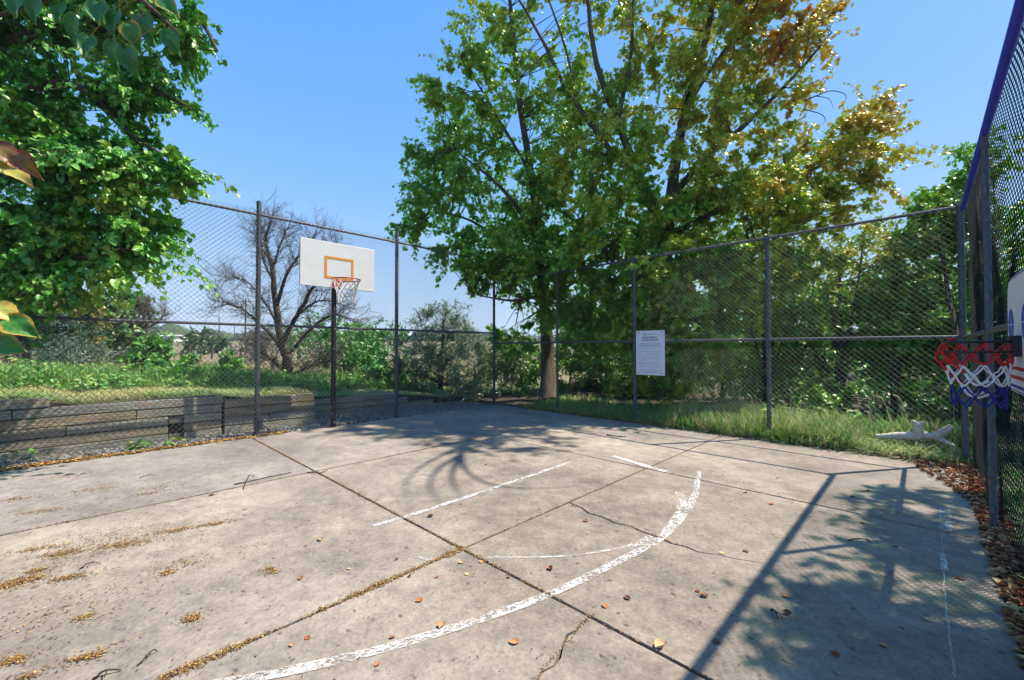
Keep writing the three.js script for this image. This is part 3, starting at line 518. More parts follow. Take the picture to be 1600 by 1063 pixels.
// ---------------------------------------------------------------- bleached log in the grass
{
  const o = thing('bleached_log', 'white bleached log with stubby forked branches lying in the grass', 'log', [-0.08, 0.10, -7.95]); o.scale.setScalar(0.88);
  const tw = (pts, rad, nm) => part(o, nm, new Geo().tube(curve(pts, 14), (() => { const n = 15; return [...Array(n)].map((_, k) => { const t = k / (n - 1) * (rad.length - 1), a = Math.floor(Math.min(t, rad.length - 1.001)); return (rad[a] + (rad[a + 1] - rad[a]) * (t - a)) * (1 + 0.34 * noise(k * 0.9, rad[0] * 50)); }); })(), 10, true).build(), M.bleached);
  tw([[-0.46, 0.04, 0.05], [-0.25, 0.075, 0.02], [0, 0.11, 0], [0.14, 0.14, -0.02]], [0.045, 0.052, 0.075, 0.055], 'trunk');
  tw([[0.02, 0.12, 0], [0.02, 0.23, 0.01], [-0.01, 0.31, 0.02], [-0.05, 0.345, 0.03]], [0.075, 0.05, 0.034, 0.02], 'branch');
  tw([[0.03, 0.2, 0.01], [0.06, 0.30, 0.0], [0.10, 0.335, -0.01]], [0.05, 0.036, 0.026], 'branch');
  tw([[0.12, 0.12, 0], [0.22, 0.15, 0.03], [0.31, 0.24, 0.05], [0.38, 0.32, 0.05]], [0.05, 0.052, 0.05, 0.04], 'branch');
  tw([[0.2, 0.13, 0.03], [0.3, 0.08, 0.06], [0.40, 0.03, 0.07]], [0.04, 0.035, 0.02], 'branch');
}

// ---------------------------------------------------------------- trees and shrubs
const PAL_MAPLE = greens([[0.19, 0.45, 0.022], [0.32, 0.57, 0.03], [0.47, 0.60, 0.04], [0.60, 0.59, 0.05], [0.68, 0.55, 0.06], [0.64, 0.38, 0.07]], 0.30);
const PAL_LINDEN = greens([[0.08, 0.30, 0.028], [0.15, 0.46, 0.045], [0.42, 0.56, 0.08]], 0.5);
const PAL_HEDGE = greens([[0.14, 0.38, 0.03], [0.21, 0.49, 0.04], [0.50, 0.58, 0.07], [0.76, 0.60, 0.12]], 0.30);
const PAL_OLIVE = greens([[0.17, 0.27, 0.13], [0.40, 0.48, 0.31]], 0.6);
const PAL_WEED = greens([[0.08, 0.30, 0.03], [0.15, 0.44, 0.045], [0.36, 0.48, 0.08]], 0.4);
const PAL_GREY = greens([[0.26, 0.23, 0.19], [0.32, 0.32, 0.23]], 0.5);
const PAL_SPRUCE = greens([[0.05, 0.12, 0.07], [0.13, 0.23, 0.17]], 0.6);

{ // the smaller green maple, trunk in view left of the sign
  const o = thing('maple_tree', 'dense green maple with a bare grey trunk behind the fence corner', 'tree', [-7.09, 0, -8.64], 'trees behind the back fence');
  plant(o, {
    seed: 11, flare: true, leaf: LEAF.maple, size: 0.082, leaves: 185, sprigs: 7, shoots: 0.16, dens: 0.95, cr: 0.44, color: PAL_MAPLE, toneVar: 0.3, hang: 0.5, keepLeaf: (x, y, z) => z < -7.6 || y > 2.7, keep: (x, y, z) => z < -7.75 || y > 2.9,
    limbs: [[[[-6.84, 0, -8.34], [-7.22, 0.96, -8.76], [-7.24, 2.16, -8.71], [-7.25, 3.35, -8.53], [-7.27, 5.2, -8.31], [-7.42, 7.51, -7.96], [-7.57, 9.86, -7.75], [-7.64, 11.54, -7.64]], 0.20, 0.03],
      [[[-7.21, 2.67, -8.59], [-7.52, 3.78, -7.69], [-8.01, 4.54, -6.91], [-8.55, 4.83, -6.23]], 0.07, 0.015], [[[-7.24, 4.35, -8.37], [-7.59, 5.51, -7.3], [-8.22, 6.31, -6.37]], 0.07, 0.015],
      [[[-7.25, 3.35, -8.53], [-6.22, 4.38, -8.67], [-5.74, 5.59, -8.82]], 0.07, 0.02], [[[-7.29, 6, -8.13], [-7.82, 7.57, -7.29], [-8.39, 8.88, -6.7]], 0.05, 0.012], [[[-7.21, 2.84, -8.58], [-7.12, 2.56, -7.28], [-7.55, 2.67, -6.43]], 0.05, 0.012], [[[-7.18, 2.5, -8.61], [-6.24, 3.08, -8.69], [-5.33, 3.17, -9.01]], 0.05, 0.012]],
    blobs: [[[-7.93, 9.52, -7.41], 0.95, 15, 0.30], [[-8.38, 8.02, -7.01], 0.95, 17, 0.24], [[-8.48, 6.66, -6.67], 1.0, 22, 0.14], [[-8.42, 5.19, -6.49], 1.0, 24, 0.08], [[-7.75, 3.85, -6.9], 1.0, 25, 0.08], [[-7.56, 5.63, -7.74], 1.5, 38, 0.10], [[-7.24, 8.01, -8.13], 1.5, 34, 0.22], [[-6.69, 3.89, -8.22], 1.3, 34, 0.06], [[-7.34, 2.56, -7.06], 0.75, 16, 0.05], [[-6.75, 2.82, -7.91], 0.9, 16, 0.08], [[-6.14, 5.35, -8.71], 1.4, 30, 0.12], [[-7.76, 2.76, -6.36], 0.5, 7, 0.05], [[-8.76, 7.65, -6.37], 0.4, 5, 0.3], [[-8.87, 6.48, -6.02], 0.4, 6, 0.2], [[-8.73, 4.53, -5.78], 0.5, 8, 0.1], [[-5.67, 3.02, -8.68], 1.0, 20, 0.06], [[-6.49, 10.02, -8.81], 1.3, 14, 0.34], [[-7.18, 11.7, -8.08], 1.3, 16, 0.3], [[-8.04, 10.19, -7.28], 0.6, 6, 0.34], [[-7.94, 2.31, -6.2], 0.35, 4, 0.02], [[-7.69, 1.64, -7.86], 0.7, 12, 0.05], [[-7.06, 2.56, -7.33], 0.8, 15, 0.06], [[-7.52, 2.27, -6.75], 0.5, 9, 0.04], [[-7.7, 3.21, -6.97], 0.7, 10, 0.05], [[-6.13, 2.09, -8.26], 0.9, 20, 0.06], [[-6.95, 3.67, -7.55], 1.0, 20, 0.1], [[-5.3, 2.07, -8.65], 0.9, 18, 0.06]],
  });
}
{ // the big maple that is turning yellow
  const o = thing('maple_tree', 'big spreading maple turning yellow and orange above the rules sign', 'tree', [-4.3, 0.25, -9.4], 'trees behind the back fence');
  const B = o.position, at = [-4.26, 3.55, -9.48];
  plant(o, {
    seed: 12, flare: true, leaf: LEAF.maple, size: 0.082, leaves: 175, sprigs: 7, shoots: 0.16, dens: 0.88, cr: 0.44, color: PAL_MAPLE, toneVar: 0.45, hang: 0.5, keepLeaf: (x, y, z) => z < -7.6 || y > 2.7, keep: (x, y, z) => z < -7.75 || y > 3.0 || (z < -7.2 && y > 2.6),
    limbs: [[[[-4.3, 0.2, -9.4], [-4.33, 1.16, -9.45], [-4.39, 2.37, -9.53], [-4.35, 3.27, -9.54], [-4.27, 4.33, -9.59]], 0.24, 0.17],
      [[[-4.27, 4.33, -9.59], [-4.11, 5.68, -9.71], [-3.91, 7.04, -9.88], [-3.58, 8.55, -10.15], [-3.32, 10.3, -10.5]], 0.14, 0.05], [[[-4.3, 3.88, -9.58], [-4.61, 5.2, -9.1], [-5.02, 6.69, -8.66], [-5.37, 8.19, -8.28], [-5.5, 9.98, -8.1]], 0.12, 0.04],
      [[[-4.18, 4.93, -9.67], [-3.55, 5.75, -9.98], [-2.74, 6.52, -10.47], [-1.88, 7.61, -11.15], [-1.35, 8.47, -11.64]], 0.085, 0.015], [[[-4.56, 5.05, -9.15], [-5.34, 6.39, -8.35], [-5.97, 7.65, -7.84], [-6.45, 8.94, -7.48], [-6.87, 10, -7.04]], 0.075, 0.02], [[[-5.71, 7.05, -8.11], [-5.91, 8.41, -7.88], [-6.26, 9.92, -7.49]], 0.035, 0.02],
      [[[-4.3, 4.03, -9.58], [-3.29, 4.5, -9.99], [-2.3, 5, -10.67], [-1.36, 5.52, -11.43], [-0.64, 6.23, -11.97]], 0.085, 0.014], [[[-4.36, 2.97, -9.55], [-3.54, 3.16, -9.5], [-2.83, 3.37, -9.77], [-2.12, 3.76, -10.32]], 0.06, 0.014], [[[-4.39, 2.52, -9.53], [-4.61, 3.03, -8.6], [-4.91, 3.28, -8.02]], 0.06, 0.014],
      [[[-3.91, 7.04, -9.88], [-3.45, 7.88, -10.16], [-2.71, 9.14, -10.71], [-2.43, 10.03, -10.96]], 0.05, 0.02], [[[-4.39, 2.06, -9.54], [-3.62, 2.02, -9.31], [-3.09, 1.59, -9.29]], 0.04, 0.01], [[[-3.32, 10.3, -10.5], [-3.1, 9.6, -10.4], [-2.6, 11.4, -10.8]], 0.06, 0.02], [[[-2.43, 10.03, -10.96], [-1.9, 8.8, -10.0], [-1.4, 10.0, -10.1]], 0.04, 0.015], [[[-5.02, 6.69, -8.66], [-4.78, 8.18, -8.85], [-4.7, 10.13, -8.88]], 0.06, 0.02]],
    blobs: [[[-4.67, 7.95, -9.1], 1.5, 26, 0.53], [[-5.14, 5.6, -8.43], 1.4, 34, 0.33], [[-3.81, 5.75, -9.72], 1.4, 34, 0.43], [[-3.5, 7.88, -10.11], 1.4, 26, 0.57], [[-2.38, 8.48, -10.92], 1.05, 20, 0.79], [[-1.76, 8.55, -11.38], 0.65, 12, 0.86], [[-2.82, 6.8, -10.53], 1.0, 19, 0.63], [[-1.53, 5.35, -11.41], 0.85, 18, 0.65], [[-0.91, 5.87, -11.87], 0.55, 12, 0.73], [[-0.63, 6.43, -12.12], 0.25, 4, 0.81], [[-2.38, 5.04, -10.73], 1.1, 24, 0.51], [[-3.97, 3.92, -9.34], 1.3, 36, 0.23], [[-3.05, 3.63, -9.83], 1.15, 32, 0.41], [[-2.01, 4.16, -10.69], 0.9, 20, 0.53], [[-4.86, 3.46, -8.35], 1.2, 34, 0.19], [[-3.58, 2.41, -9.06], 1.0, 26, 0.21], [[-4.42, 1.95, -8.67], 0.85, 18, 0.13], [[-3.14, 1.38, -9.25], 0.6, 12, 0.29], [[-3.62, 0.91, -8.93], 0.5, 9, 0.21], [[-2.87, 2.4, -9.62], 0.7, 15, 0.37], [[-4.68, 10.61, -9.16], 1.6, 22, 0.57], [[-3.26, 10.61, -10.55], 1.5, 20, 0.67], [[-2.19, 9.97, -11.34], 0.8, 10, 0.82], [[-5.71, 6.54, -7.98], 0.9, 14, 0.37], [[-1.38, 4.54, -11.44], 0.5, 8, 0.57], [[-0.87, 5.03, -11.93], 0.35, 6, 0.67], [[-2.01, 7.1, -11.18], 0.4, 5, 0.73], [[-4.26, 2.84, -8.52], 1.0, 22, 0.19], [[-3.3, 2.81, -9.19], 0.9, 20, 0.31], [[-3.46, 1.18, -9.22], 0.6, 12, 0.27], [[-4.84, 4.58, -8.19], 1.1, 20, 0.27], [[-2.54, 3.1, -10.06], 0.8, 16, 0.49], [[-4.13, 1.18, -8.84], 0.7, 14, 0.17], [[-3.04, 4.89, -10.08], 1.0, 18, 0.49], [[-3.6, 10.0, -10.2], 1.4, 30, 0.6], [[-2.2, 10.2, -10.2], 1.4, 30, 0.6], [[-1.3, 10.0, -10.1], 1.0, 20, 0.7], [[-4.6, 10.4, -10.6], 1.5, 28, 0.5], [[-2.6, 11.6, -11], 1.4, 18, 0.6]],
  });
  // dead curved branches that stand out of the crown
  const r = rng(8), bare = (pts, r0) => { const c = curve(pts.map((p) => V(p[0] - B.x, p[1] - B.y, p[2] - B.z)), 16); part(o, 'dead_branch', new Geo().tube(c, c.map((_, k) => r0 * (1 - 0.85 * k / 16)), 6).build(), M.barkDark); };
  bare([[-1.99, 6.83, -11.06], [-1.61, 6.98, -11.29], [-1.35, 7.09, -11.53], [-1.13, 6.98, -11.75], [-1.18, 6.77, -11.72]], 0.018); bare([[-1.84, 6.75, -11.21], [-1.51, 6.55, -11.39], [-1.47, 6.41, -11.44], [-1.75, 6.3, -11.17]], 0.012); bare([[-1.61, 6.98, -11.29], [-1.4, 6.91, -11.5], [-1.33, 6.67, -11.57]], 0.010);
  // bare limb high in the crown; its curved shadow lies on the court
  const over = (g, Y) => [g[0] + 0.355 * Y, Y, g[1] - 0.535 * Y];
  bare([over([-5.668, -4.895], 8.6), over([-4.769, -3.911], 8.4), over([-4.069, -3.177], 8.2), over([-3.606, -2.764], 8.0), over([-3.107, -2.502], 7.9)], 0.055);
  bare([over([-4.769, -3.911], 8.4), over([-4.516, -3.294], 8.4), over([-4.185, -2.694], 8.3), over([-3.751, -2.281], 8.2), over([-3.207, -2.033], 8.1)], 0.03);
  bare([over([-4.523, -3.619], 8.3), over([-3.772, -3.093], 8.2), over([-3.263, -2.949], 8.1), over([-2.855, -3.095], 8.0), over([-2.488, -3.559], 7.9)], 0.032);
  bare([over([-4.359, -3.446], 8.3), over([-3.964, -2.804], 8.2), over([-3.517, -2.427], 8.1), over([-3.087, -2.253], 8)], 0.03);
}
{ // linden: trunk outside the frame on the left, crown over the fence, one long branch reaching over the court
  const o = thing('linden_tree', 'leafy green linden overhanging the court at the left', 'tree', [-8.9, 0.7, 1.9]);
  plant(o, {
    seed: 21, flare: true, leaf: LEAF.heart, leafMat: M.leafWaxy, size: 0.060, leaves: 190, sprigs: 7, shoots: 0.1, cr: 0.32, color: PAL_LINDEN, toneVar: 0.7, hang: 0.75, flutter: 0.6, droop: 0.3, rise: -0.05,
    limbs: [[[[-8.9, 0.6, 1.9], [-8.88, 2.0, 1.88], [-8.8, 3.6, 1.8], [-8.75, 5.5, 1.7], [-8.7, 7.4, 1.7]], 0.24, 0.06],
      [[[-8.88, 2.2, 1.88], [-8.2, 2.7, 1.0], [-7.4, 2.9, 0.3], [-7.1, 2.49, 0.12], [-6.64, 2.62, -0.47]], 0.07, 0.012], [[[-8.85, 2.9, 1.85], [-8.0, 3.5, 0.9], [-7.34, 3.35, 0.24], [-6.8, 3.4, -0.35], [-6.21, 3.4, -1.01]], 0.08, 0.012],
      [[[-8.8, 3.6, 1.8], [-8.0, 4.4, 0.8], [-7.5, 4.69, 0.15], [-6.94, 4.02, -0.41], [-6.72, 3.82, -0.64]], 0.075, 0.012], [[[-8.8, 4.2, 1.8], [-8.0, 5.2, 0.7], [-7.4, 5.48, -0.06], [-7.01, 4.79, -0.53], [-6.67, 4.49, -0.94]], 0.075, 0.012],
      [[[-8.75, 5.0, 1.75], [-7.8, 5.9, 0.4], [-6.88, 6.14, -0.69], [-6.54, 5.56, -1.04], [-6.43, 5.23, -1.16]], 0.07, 0.012], [[[-8.85, 2.6, 1.85], [-8.5, 3.0, 0.6], [-8.4, 3.2, -0.2]], 0.05, 0.01]],
    blobs: [[[-7.87, 5.47, 0.68], 0.72, 26, 0.2], [[-7.59, 5.79, 0.14], 0.6, 20, 0.3], [[-7.12, 5.83, -0.47], 0.45, 16, 0.5], [[-6.83, 5.54, -0.76], 0.30, 9, 0.6], [[-6.69, 5.25, -0.91], 0.16, 3, 0.6], [[-7.25, 4.97, -0.36], 0.40, 13, 0.5], [[-6.95, 4.54, -0.53], 0.28, 8, 0.45], [[-7.24, 4.3, -0.25], 0.30, 8, 0.4], [[-7.83, 4.38, 0.61], 0.55, 20, 0.25], [[-7.52, 3.71, 0.42], 0.55, 24, 0.45], [[-7.07, 3.54, -0.09], 0.50, 20, 0.5], [[-6.7, 3.45, -0.52], 0.30, 10, 0.5], [[-6.44, 3.46, -0.78], 0.14, 3, 0.5], [[-7.49, 2.92, 0.52], 0.60, 26, 0.35], [[-7.12, 2.91, 0.01], 0.50, 20, 0.45], [[-6.69, 2.81, -0.41], 0.26, 9, 0.5], [[-7.44, 2.4, 0.45], 0.42, 18, 0.3], [[-7.06, 2.44, 0.01], 0.30, 11, 0.45], [[-6.86, 2.46, -0.26], 0.18, 5, 0.5], [[-8.33, 4.25, 1.24], 0.8, 20, 0.3], [[-8.24, 2.7, 1.24], 0.7, 18, 0.3], [[-7.66, 2.17, 0.66], 0.30, 8, 0.2], [[-7.18, 2.14, 0.19], 0.22, 5, 0.3], [[-8.53, 5.79, 1.19], 0.9, 20, 0.3], [[-8.04, 6.96, 0.33], 1.1, 24, 0.4], [[-9.4, 5.6, 2.6], 1.8, 40, 0.35], [[-8.9, 7.6, 1.8], 1.2, 24, 0.4]],
  });
  // long thin branch with single leaves close to the camera
  const B = o.position, R = (p) => V(p[0] - B.x, p[1] - B.y, p[2] - B.z), br = curve([[-8.72, 5.9, 1.75], [-6.0, 5.4, 1.6], [-3.6, 4.3, 1.2], [-2.2, 3.2, 0.75], [-2.16, 2.83, -0.01], [-1.94, 2.6, -0.17], [-1.85, 2.5, -0.23]].map(R), 44);
  const branch = part(o, 'branch', new Geo().tube(br, br.map((_, k) => 0.032 * (1 - k / 44) + 0.0018), 7).build(), M.barkDark);
  const tw2 = curve([br[31].clone(), R([-2.46, 2.51, 0.33]), R([-2.17, 2.01, 0.25]), R([-1.98, 1.64, 0.2]), R([-1.89, 1.48, 0.17])], 18); part(o, 'branch', new Geo().tube(tw2, tw2.map((_, k) => 0.006 - 0.004 * k / 18), 6).build(), M.barkDark);
  const heart = (bend) => { const g = new Geo(), nx = 8, ny = 12, hw = (t) => 0.46 * Math.pow(Math.sin(Math.PI * Math.pow(clamp(t + 0.02), 0.62)), 0.75) * (1 - 0.25 * t); const P = (i, j) => { const t = j / ny, u = (i / nx) * 2 - 1, w = hw(t) * u, lobe = t < 0.12 ? -0.10 * Math.abs(u) * (1 - t / 0.12) : 0, vein = 0.012 * Math.sin(t * 34 - Math.abs(u) * 9); return V(w, t + lobe, Math.abs(u) * 0.13 - bend * t * t + vein + 0.03 * Math.sin(u * 4 + t * 6)); }; const id = []; for (let j = 0; j <= ny; j++) { id.push([]); for (let i = 0; i <= nx; i++) id[j].push(g.vert(P(i, j), V(0, 0, 1), i / nx, j / ny)); } for (let j = 0; j < ny; j++) for (let i = 0; i < nx; i++) g.i.push(id[j][i], id[j][i + 1], id[j + 1][i + 1], id[j][i], id[j + 1][i + 1], id[j + 1][i]); const q = g.build(); q.computeVertexNormals(); return q; };
  const shapes = [heart(0.12), heart(0.35), heart(0.6)];
  const leafTex = (mid, edge, amt) => tex(256, (u, v) => { const s = Math.abs(u - 0.5) * 2, vein = Math.max(0, 1 - Math.abs(((v * 5.4 - s * 1.4) % 1 + 1) % 1 - 0.5) * 22 + 9.5) * 0.0 + (Math.abs(((v * 5.4 - s * 1.4) % 1 + 1) % 1 - 0.5) < 0.03 ? 1 : 0) + (s < 0.03 ? 1 : 0); const e = sm(1 - amt - 0.12, 1 - amt * 0.4, s + 0.25 * fbm(u * 7, v * 7, 3) + 0.3 * sm(0.8, 1, v) * (amt > 0.2 ? 1 : 0)); const n = 1 + 0.25 * fbm(u * 12, v * 12, 3); const c = mix3(mix3(mid, edge, clamp(e)), [0.62, 0.72, 0.32], vein * 0.35); return [c[0] * n, c[1] * n, c[2] * n]; });
  const LM = [leafTex([0.20, 0.47, 0.14], [0.32, 0.55, 0.16], 0.1), leafTex([0.24, 0.52, 0.12], [0.74, 0.62, 0.20], 0.30), leafTex([0.52, 0.40, 0.16], [0.50, 0.28, 0.14], 0.5), leafTex([0.72, 0.70, 0.30], [0.78, 0.62, 0.25], 0.4)].map((t) => phy({ map: t, roughness: 0.5, transmission: 0.42, thickness: 0, side: THREE.DoubleSide }));
  const hang = (parent, anchor, px, tip, nor, size, k, m) => { const a = R(px); const leaf = part(parent, 'leaf', shapes[k], LM[m]); leaf.applyMatrix4(leafMatrix(a, vv(tip), vv(nor), size, 0.95)); part(parent, 'leaf_stalk', new Geo().tube([anchor, anchor.clone().lerp(a, 0.5).add(V(0, 0.01, 0)), a], 0.0013, 4).build(), LM[3]); };
  const near = (p, L) => L.reduce((b, q) => q.distanceTo(p) < b.distanceTo(p) ? q : b, L[0]);
  const F = [0.70, -0.02, 0.715]; // towards the camera
  for (const [p, t, n, s, k, m] of [[[-2.22, 2.63, 0.04], [-0.2, -0.9, 0.1], [0.6, 0.4, 0.6], 0.085, 1, 0], [[-2.09, 2.64, -0.02], [0.2, -1, 0], [0.7, 0.2, 0.5], 0.09, 0, 0], [[-2.07, 2.62, -0.07], [0.1, -0.9, 0.3], [0.5, 0.6, 0.5], 0.09, 1, 0], [[-1.98, 2.54, -0.1], [0.4, -1, -0.1], [0.8, 0.1, 0.6], 0.085, 2, 1], [[-1.98, 2.59, -0.13], [0.3, -1, -0.2], [0.6, 0.3, 0.8], 0.10, 1, 0], [[-2.18, 2.55, -0], [0.1, -1, 0.2], [0.8, 0.3, 0.4], 0.085, 0, 0], [[-2.06, 2.5, -0.06], [-0.1, -1, 0], [0.6, 0.5, 0.6], 0.08, 1, 0], [[-1.98, 2.45, -0.09], [0.3, -0.9, -0.1], [0.5, 0.5, 0.6], 0.09, 2, 0], [[-1.91, 2.54, -0.2], [0.25, -1, -0.2], [0.7, 0.1, 0.7], 0.085, 1, 0], [[-1.93, 2.65, -0.18], [0.6, -0.6, -0.4], [0.7, 0.3, 0.6], 0.08, 1, 1], [[-2.26, 2.7, 0.07], [-0.3, -1, 0.2], [0.7, 0.2, 0.7], 0.09, 0, 0], [[-2.24, 2.65, 0.13], [-0.2, -1, 0.3], [0.7, 0.4, 0.5], 0.085, 1, 0], [[-2.29, 2.67, 0.18], [0, -1, 0.1], [0.7, 0.3, 0.6], 0.09, 0, 0]]) { const a = R(p); hang(branch, near(a, br), p, t, n, s, k, m); }
  for (const [p, t, n, s, k, m] of [[[-1.86, 1.48, 0.15], [0.5, -0.35, -0.5], [0.5, 0.6, 0.6], 0.085, 1, 1], [[-1.89, 1.52, 0.18], [0.5, -0.3, -0.5], [0.5, 0.8, 0.4], 0.075, 2, 3], [[-1.89, 1.42, 0.17], [0.5, -0.25, -0.5], [0.7, 0.2, 0.7], 0.085, 0, 1], [[-2.05, 2.03, 0.2], [0.55, -0.5, -0.5], [0.6, 0.6, 0.4], 0.085, 2, 2], [[-1.99, 2, 0.15], [0.4, -0.7, -0.4], [0.7, 0.3, 0.6], 0.075, 2, 2], [[-2.04, 1.96, 0.19], [0.6, -0.25, -0.6], [0.4, 0.8, 0.3], 0.10, 1, 3]]) { const a = R(p); hang(branch, near(a, tw2), p, t, n, s, k, m); }
}
// hedge of tall shrubs and small trees behind the back fence, right half
{
  const H = (label, pos, seed, blobs, limbs, extra = {}) => { const o = thing('hedge_shrub', label, 'shrub', pos, 'shrubs behind the back fence'); plant(o, { seed, leaf: LEAF.ovate, leafMat: M.leafHedge, size: 0.095, width: 1.25, leaves: 115, sprigs: 6, dens: 0.85, cr: 0.45, color: PAL_HEDGE, toneVar: 0.35, floor: 0.25, trunkFrom: 0.2, limbs: limbs ?? blobs.map(([c], k) => [[[pos[0] + 0.12 * Math.cos(k * 2.4), pos[1], pos[2] + 0.12 * Math.sin(k * 2.4)], [pos[0] * 0.7 + c[0] * 0.3 + 0.1, pos[1] + (c[1] - pos[1]) * 0.45, pos[2] * 0.7 + c[2] * 0.3], c, [c[0] * 1.05 - pos[0] * 0.05, c[1] + 0.15, c[2]]], k ? 0.035 : 0.05, 0.010]), blobs, barkMat: M.barkDark, ...extra }); return o; };
  H('yellow green shrub just right of the big maple', [-2.6, 0.02, -10.6], 31, [[[-2.8, 3.27, -11.06], 0.9, 18, 0.42], [[-2.32, 3.63, -11.94], 0.8, 16, 0.62], [[-2.9, 2.05, -10.86], 0.9, 20, 0.38], [[-2.14, 2.35, -11.59], 0.9, 20, 0.30]]);
  H('tall yellowing shrub in the middle of the hedge', [-1.3, 0.02, -10.8], 32, [[[-1.41, 3.59, -12.56], 0.9, 16, 0.75], [[-1.6, 2.8, -12.11], 0.9, 20, 0.50], [[-1.16, 2.04, -12.28], 0.9, 22, 0.38], [[-1.9, 1.6, -11.57], 0.8, 18, 0.31], [[-0.98, 4.1, -13.24], 0.5, 9, 0.70]]);
  H('yellow topped shrub left of the hedge end', [-0.5, 0.02, -10.8], 33, [[[-0.41, 3.64, -12.98], 0.85, 16, 0.80], [[-0.51, 2.74, -12.62], 0.8, 20, 0.42], [[-0.32, 1.87, -12.55], 0.8, 20, 0.34], [[-0.72, 1.45, -12.17], 0.7, 14, 0.30]]);
  H('green shrub at the end of the hedge by the corner post', [0.35, 0.02, -10.2], 34, [[[0.26, 3.75, -12.64], 0.7, 20, 0.33], [[0.28, 2.77, -12.42], 0.75, 24, 0.31], [[0.08, 1.97, -12.1], 0.7, 20, 0.28], [[0.35, 1.44, -12.38], 0.6, 14, 0.26]]);
  H('tall green tree rising over the corner of the two fences', [0.95, 0.02, -10.9], 35, [[[0.51, 4.33, -13.02], 0.55, 15, 0.31], [[0.78, 5.12, -13.4], 0.4, 10, 0.30], [[0.88, 5.61, -13.49], 0.22, 4, 0.31], [[0.12, 4.33, -12.63], 0.35, 7, 0.42], [[0.8, 3.64, -13.31], 0.6, 16, 0.26], [[0.97, 2.4, -13.52], 0.8, 20, 0.26], [[0.62, 4.77, -13.26], 0.3, 5, 0.34]], [[[[0.95, 0, -10.9], [0.98, 1.5, -10.9], [0.9, 2.8, -10.95], [0.75, 4.0, -11]], 0.09, 0.012]]);
  H('green shrub close behind the side fence', [1.5, 0.02, -9.3], 36, [[[1.5, 1.6, -9.3], [0.7, 1.5, 0.9], 34, 0.27], [[1.7, 3.0, -9.6], [0.7, 1.0, 0.9], 18, 0.30]]);
  H('broad green shrub filling the gap behind the side fence', [2.2, 0.02, -11.6], 37, [[[2.2, 2.0, -11.6], [1.0, 2.0, 1.1], 44, 0.28]]);
  H('undergrowth shrub in the shade behind the sign', [-4.0, 0.02, -12.2], 38, [[[-4.0, 1.2, -11.6], [1.5, 1.3, 0.9], 60, 0.24], [[-5.6, 0.8, -12.0], [1.2, 0.9, 0.9], 30, 0.26]]);
  H('green thicket between the maple trunk and the corner post', [-8.6, 0.05, -11.4], 40, [[[-9.11, 0.79, -9.3], [1.0, 0.8, 0.8], 26, 0.38], [[-8.14, 0.62, -9.69], [0.8, 0.6, 0.6], 16, 0.30], [[-7.68, 1.38, -10.68], [1.2, 1.0, 0.8], 34, 0.31]]);
  H('dim green thicket between the two maple trunks', [-6.2, 0.05, -11.4], 41, [[[-6.41, 1.29, -10.8], [1.2, 1.0, 0.8], 40, 0.30], [[-5.73, 0.59, -10.65], [0.8, 0.5, 0.6], 18, 0.26], [[-7.24, 2.27, -11.08], [1.2, 0.8, 0.8], 24, 0.34]]);
  { // heap of dead brown sticks in the shade
    const r = rng(77), g = new Geo(), c = [-7.35, 0, -11.78]; for (let k = 0; k < 420; k++) { const a = r() * 6.28, q = Math.sqrt(r()), x = Math.cos(a) * q * 1.5, z = Math.sin(a) * q * 0.7, y = 0.75 * (1 - q) * r() + 0.03, d = rdir(r); d.y *= 0.35; d.normalize(); const L = 0.25 + 0.4 * r(); const b = V(x, y, z); g.tube([b.clone().addScaledVector(d, -L), b.clone().add(V(0, 0.04 * r(), 0)), b.clone().addScaledVector(d, L)].map((p) => p.setY(Math.max(0.01, p.y))), 0.006 + 0.012 * r(), 4); }
    const o = thing('brush_pile', 'heap of dead brown sticks in the shade between the trunks', 'brush pile', c); part(o, 'sticks', g.build(), M.barkDark, 'stuff');
  }
  H('undergrowth shrub in the shade below the hedge', [-1.6, 0.02, -12.6], 39, [[[-1.6, 1.2, -11.8], [2.0, 1.4, 0.8], 90, 0.22], [[0.7, 1.2, -11.6], [1.4, 1.4, 0.8], 64, 0.24], [[-1.4, 0.5, -10.4], [1.8, 0.45, 0.6], 40, 0.22]]);
}
{ // trees further back that close the view under the crowns
  for (const [label, x, z, h, w, tone, seed] of [['tall green tree far behind the hedge middle', -4.5, -24, 5.4, 3.0, 0.2, 81], ['yellowing tree far behind the hedge end', 1.5, -24, 5.2, 2.8, 0.5, 82], ['green tree far behind the corner of the side fence', 6.5, -21, 5.6, 3.0, 0.2, 83], ['broad green tree far behind the two maples', -11.5, -24, 4.2, 3.4, 0.15, 84]]) {
    const y = height(x, z), o = thing('background_tree', label, 'tree', [x, y, z], 'trees far behind the hedge');
    plant(o, { seed, flare: true, leaf: LEAF.ovate, size: 0.17, width: 1.3, leaves: 90, cr: 0.75, color: PAL_HEDGE, toneVar: 0.4, floor: y + 0.1, trunkFrom: 0.2, barkMat: M.barkDark, limbs: [[[[x, y, z], [x + 0.1, y + h * 0.4, z], [x, y + h * 0.8, z]], 0.16, 0.05], [[[x, y + 1, z], [x - w * 0.4, y + 1.8, z + 0.3], [x - w * 0.7, y + 2.6, z]], 0.07, 0.02], [[[x, y + 1, z], [x + w * 0.4, y + 1.8, z - 0.3], [x + w * 0.7, y + 2.6, z]], 0.07, 0.02]], blobs: [[[x, y + h * 0.62, z], [w * 0.8, h * 0.36, w * 0.6], 40, tone], [[x - w * 0.6, y + h * 0.35, z], [w * 0.6, h * 0.32, w * 0.5], 26, tone], [[x + w * 0.6, y + h * 0.35, z], [w * 0.6, h * 0.32, w * 0.5], 26, tone], [[x, y + 1.0, z + 0.6], [w, 1.0, w * 0.5], 24, tone * 0.5]] });
  }
}
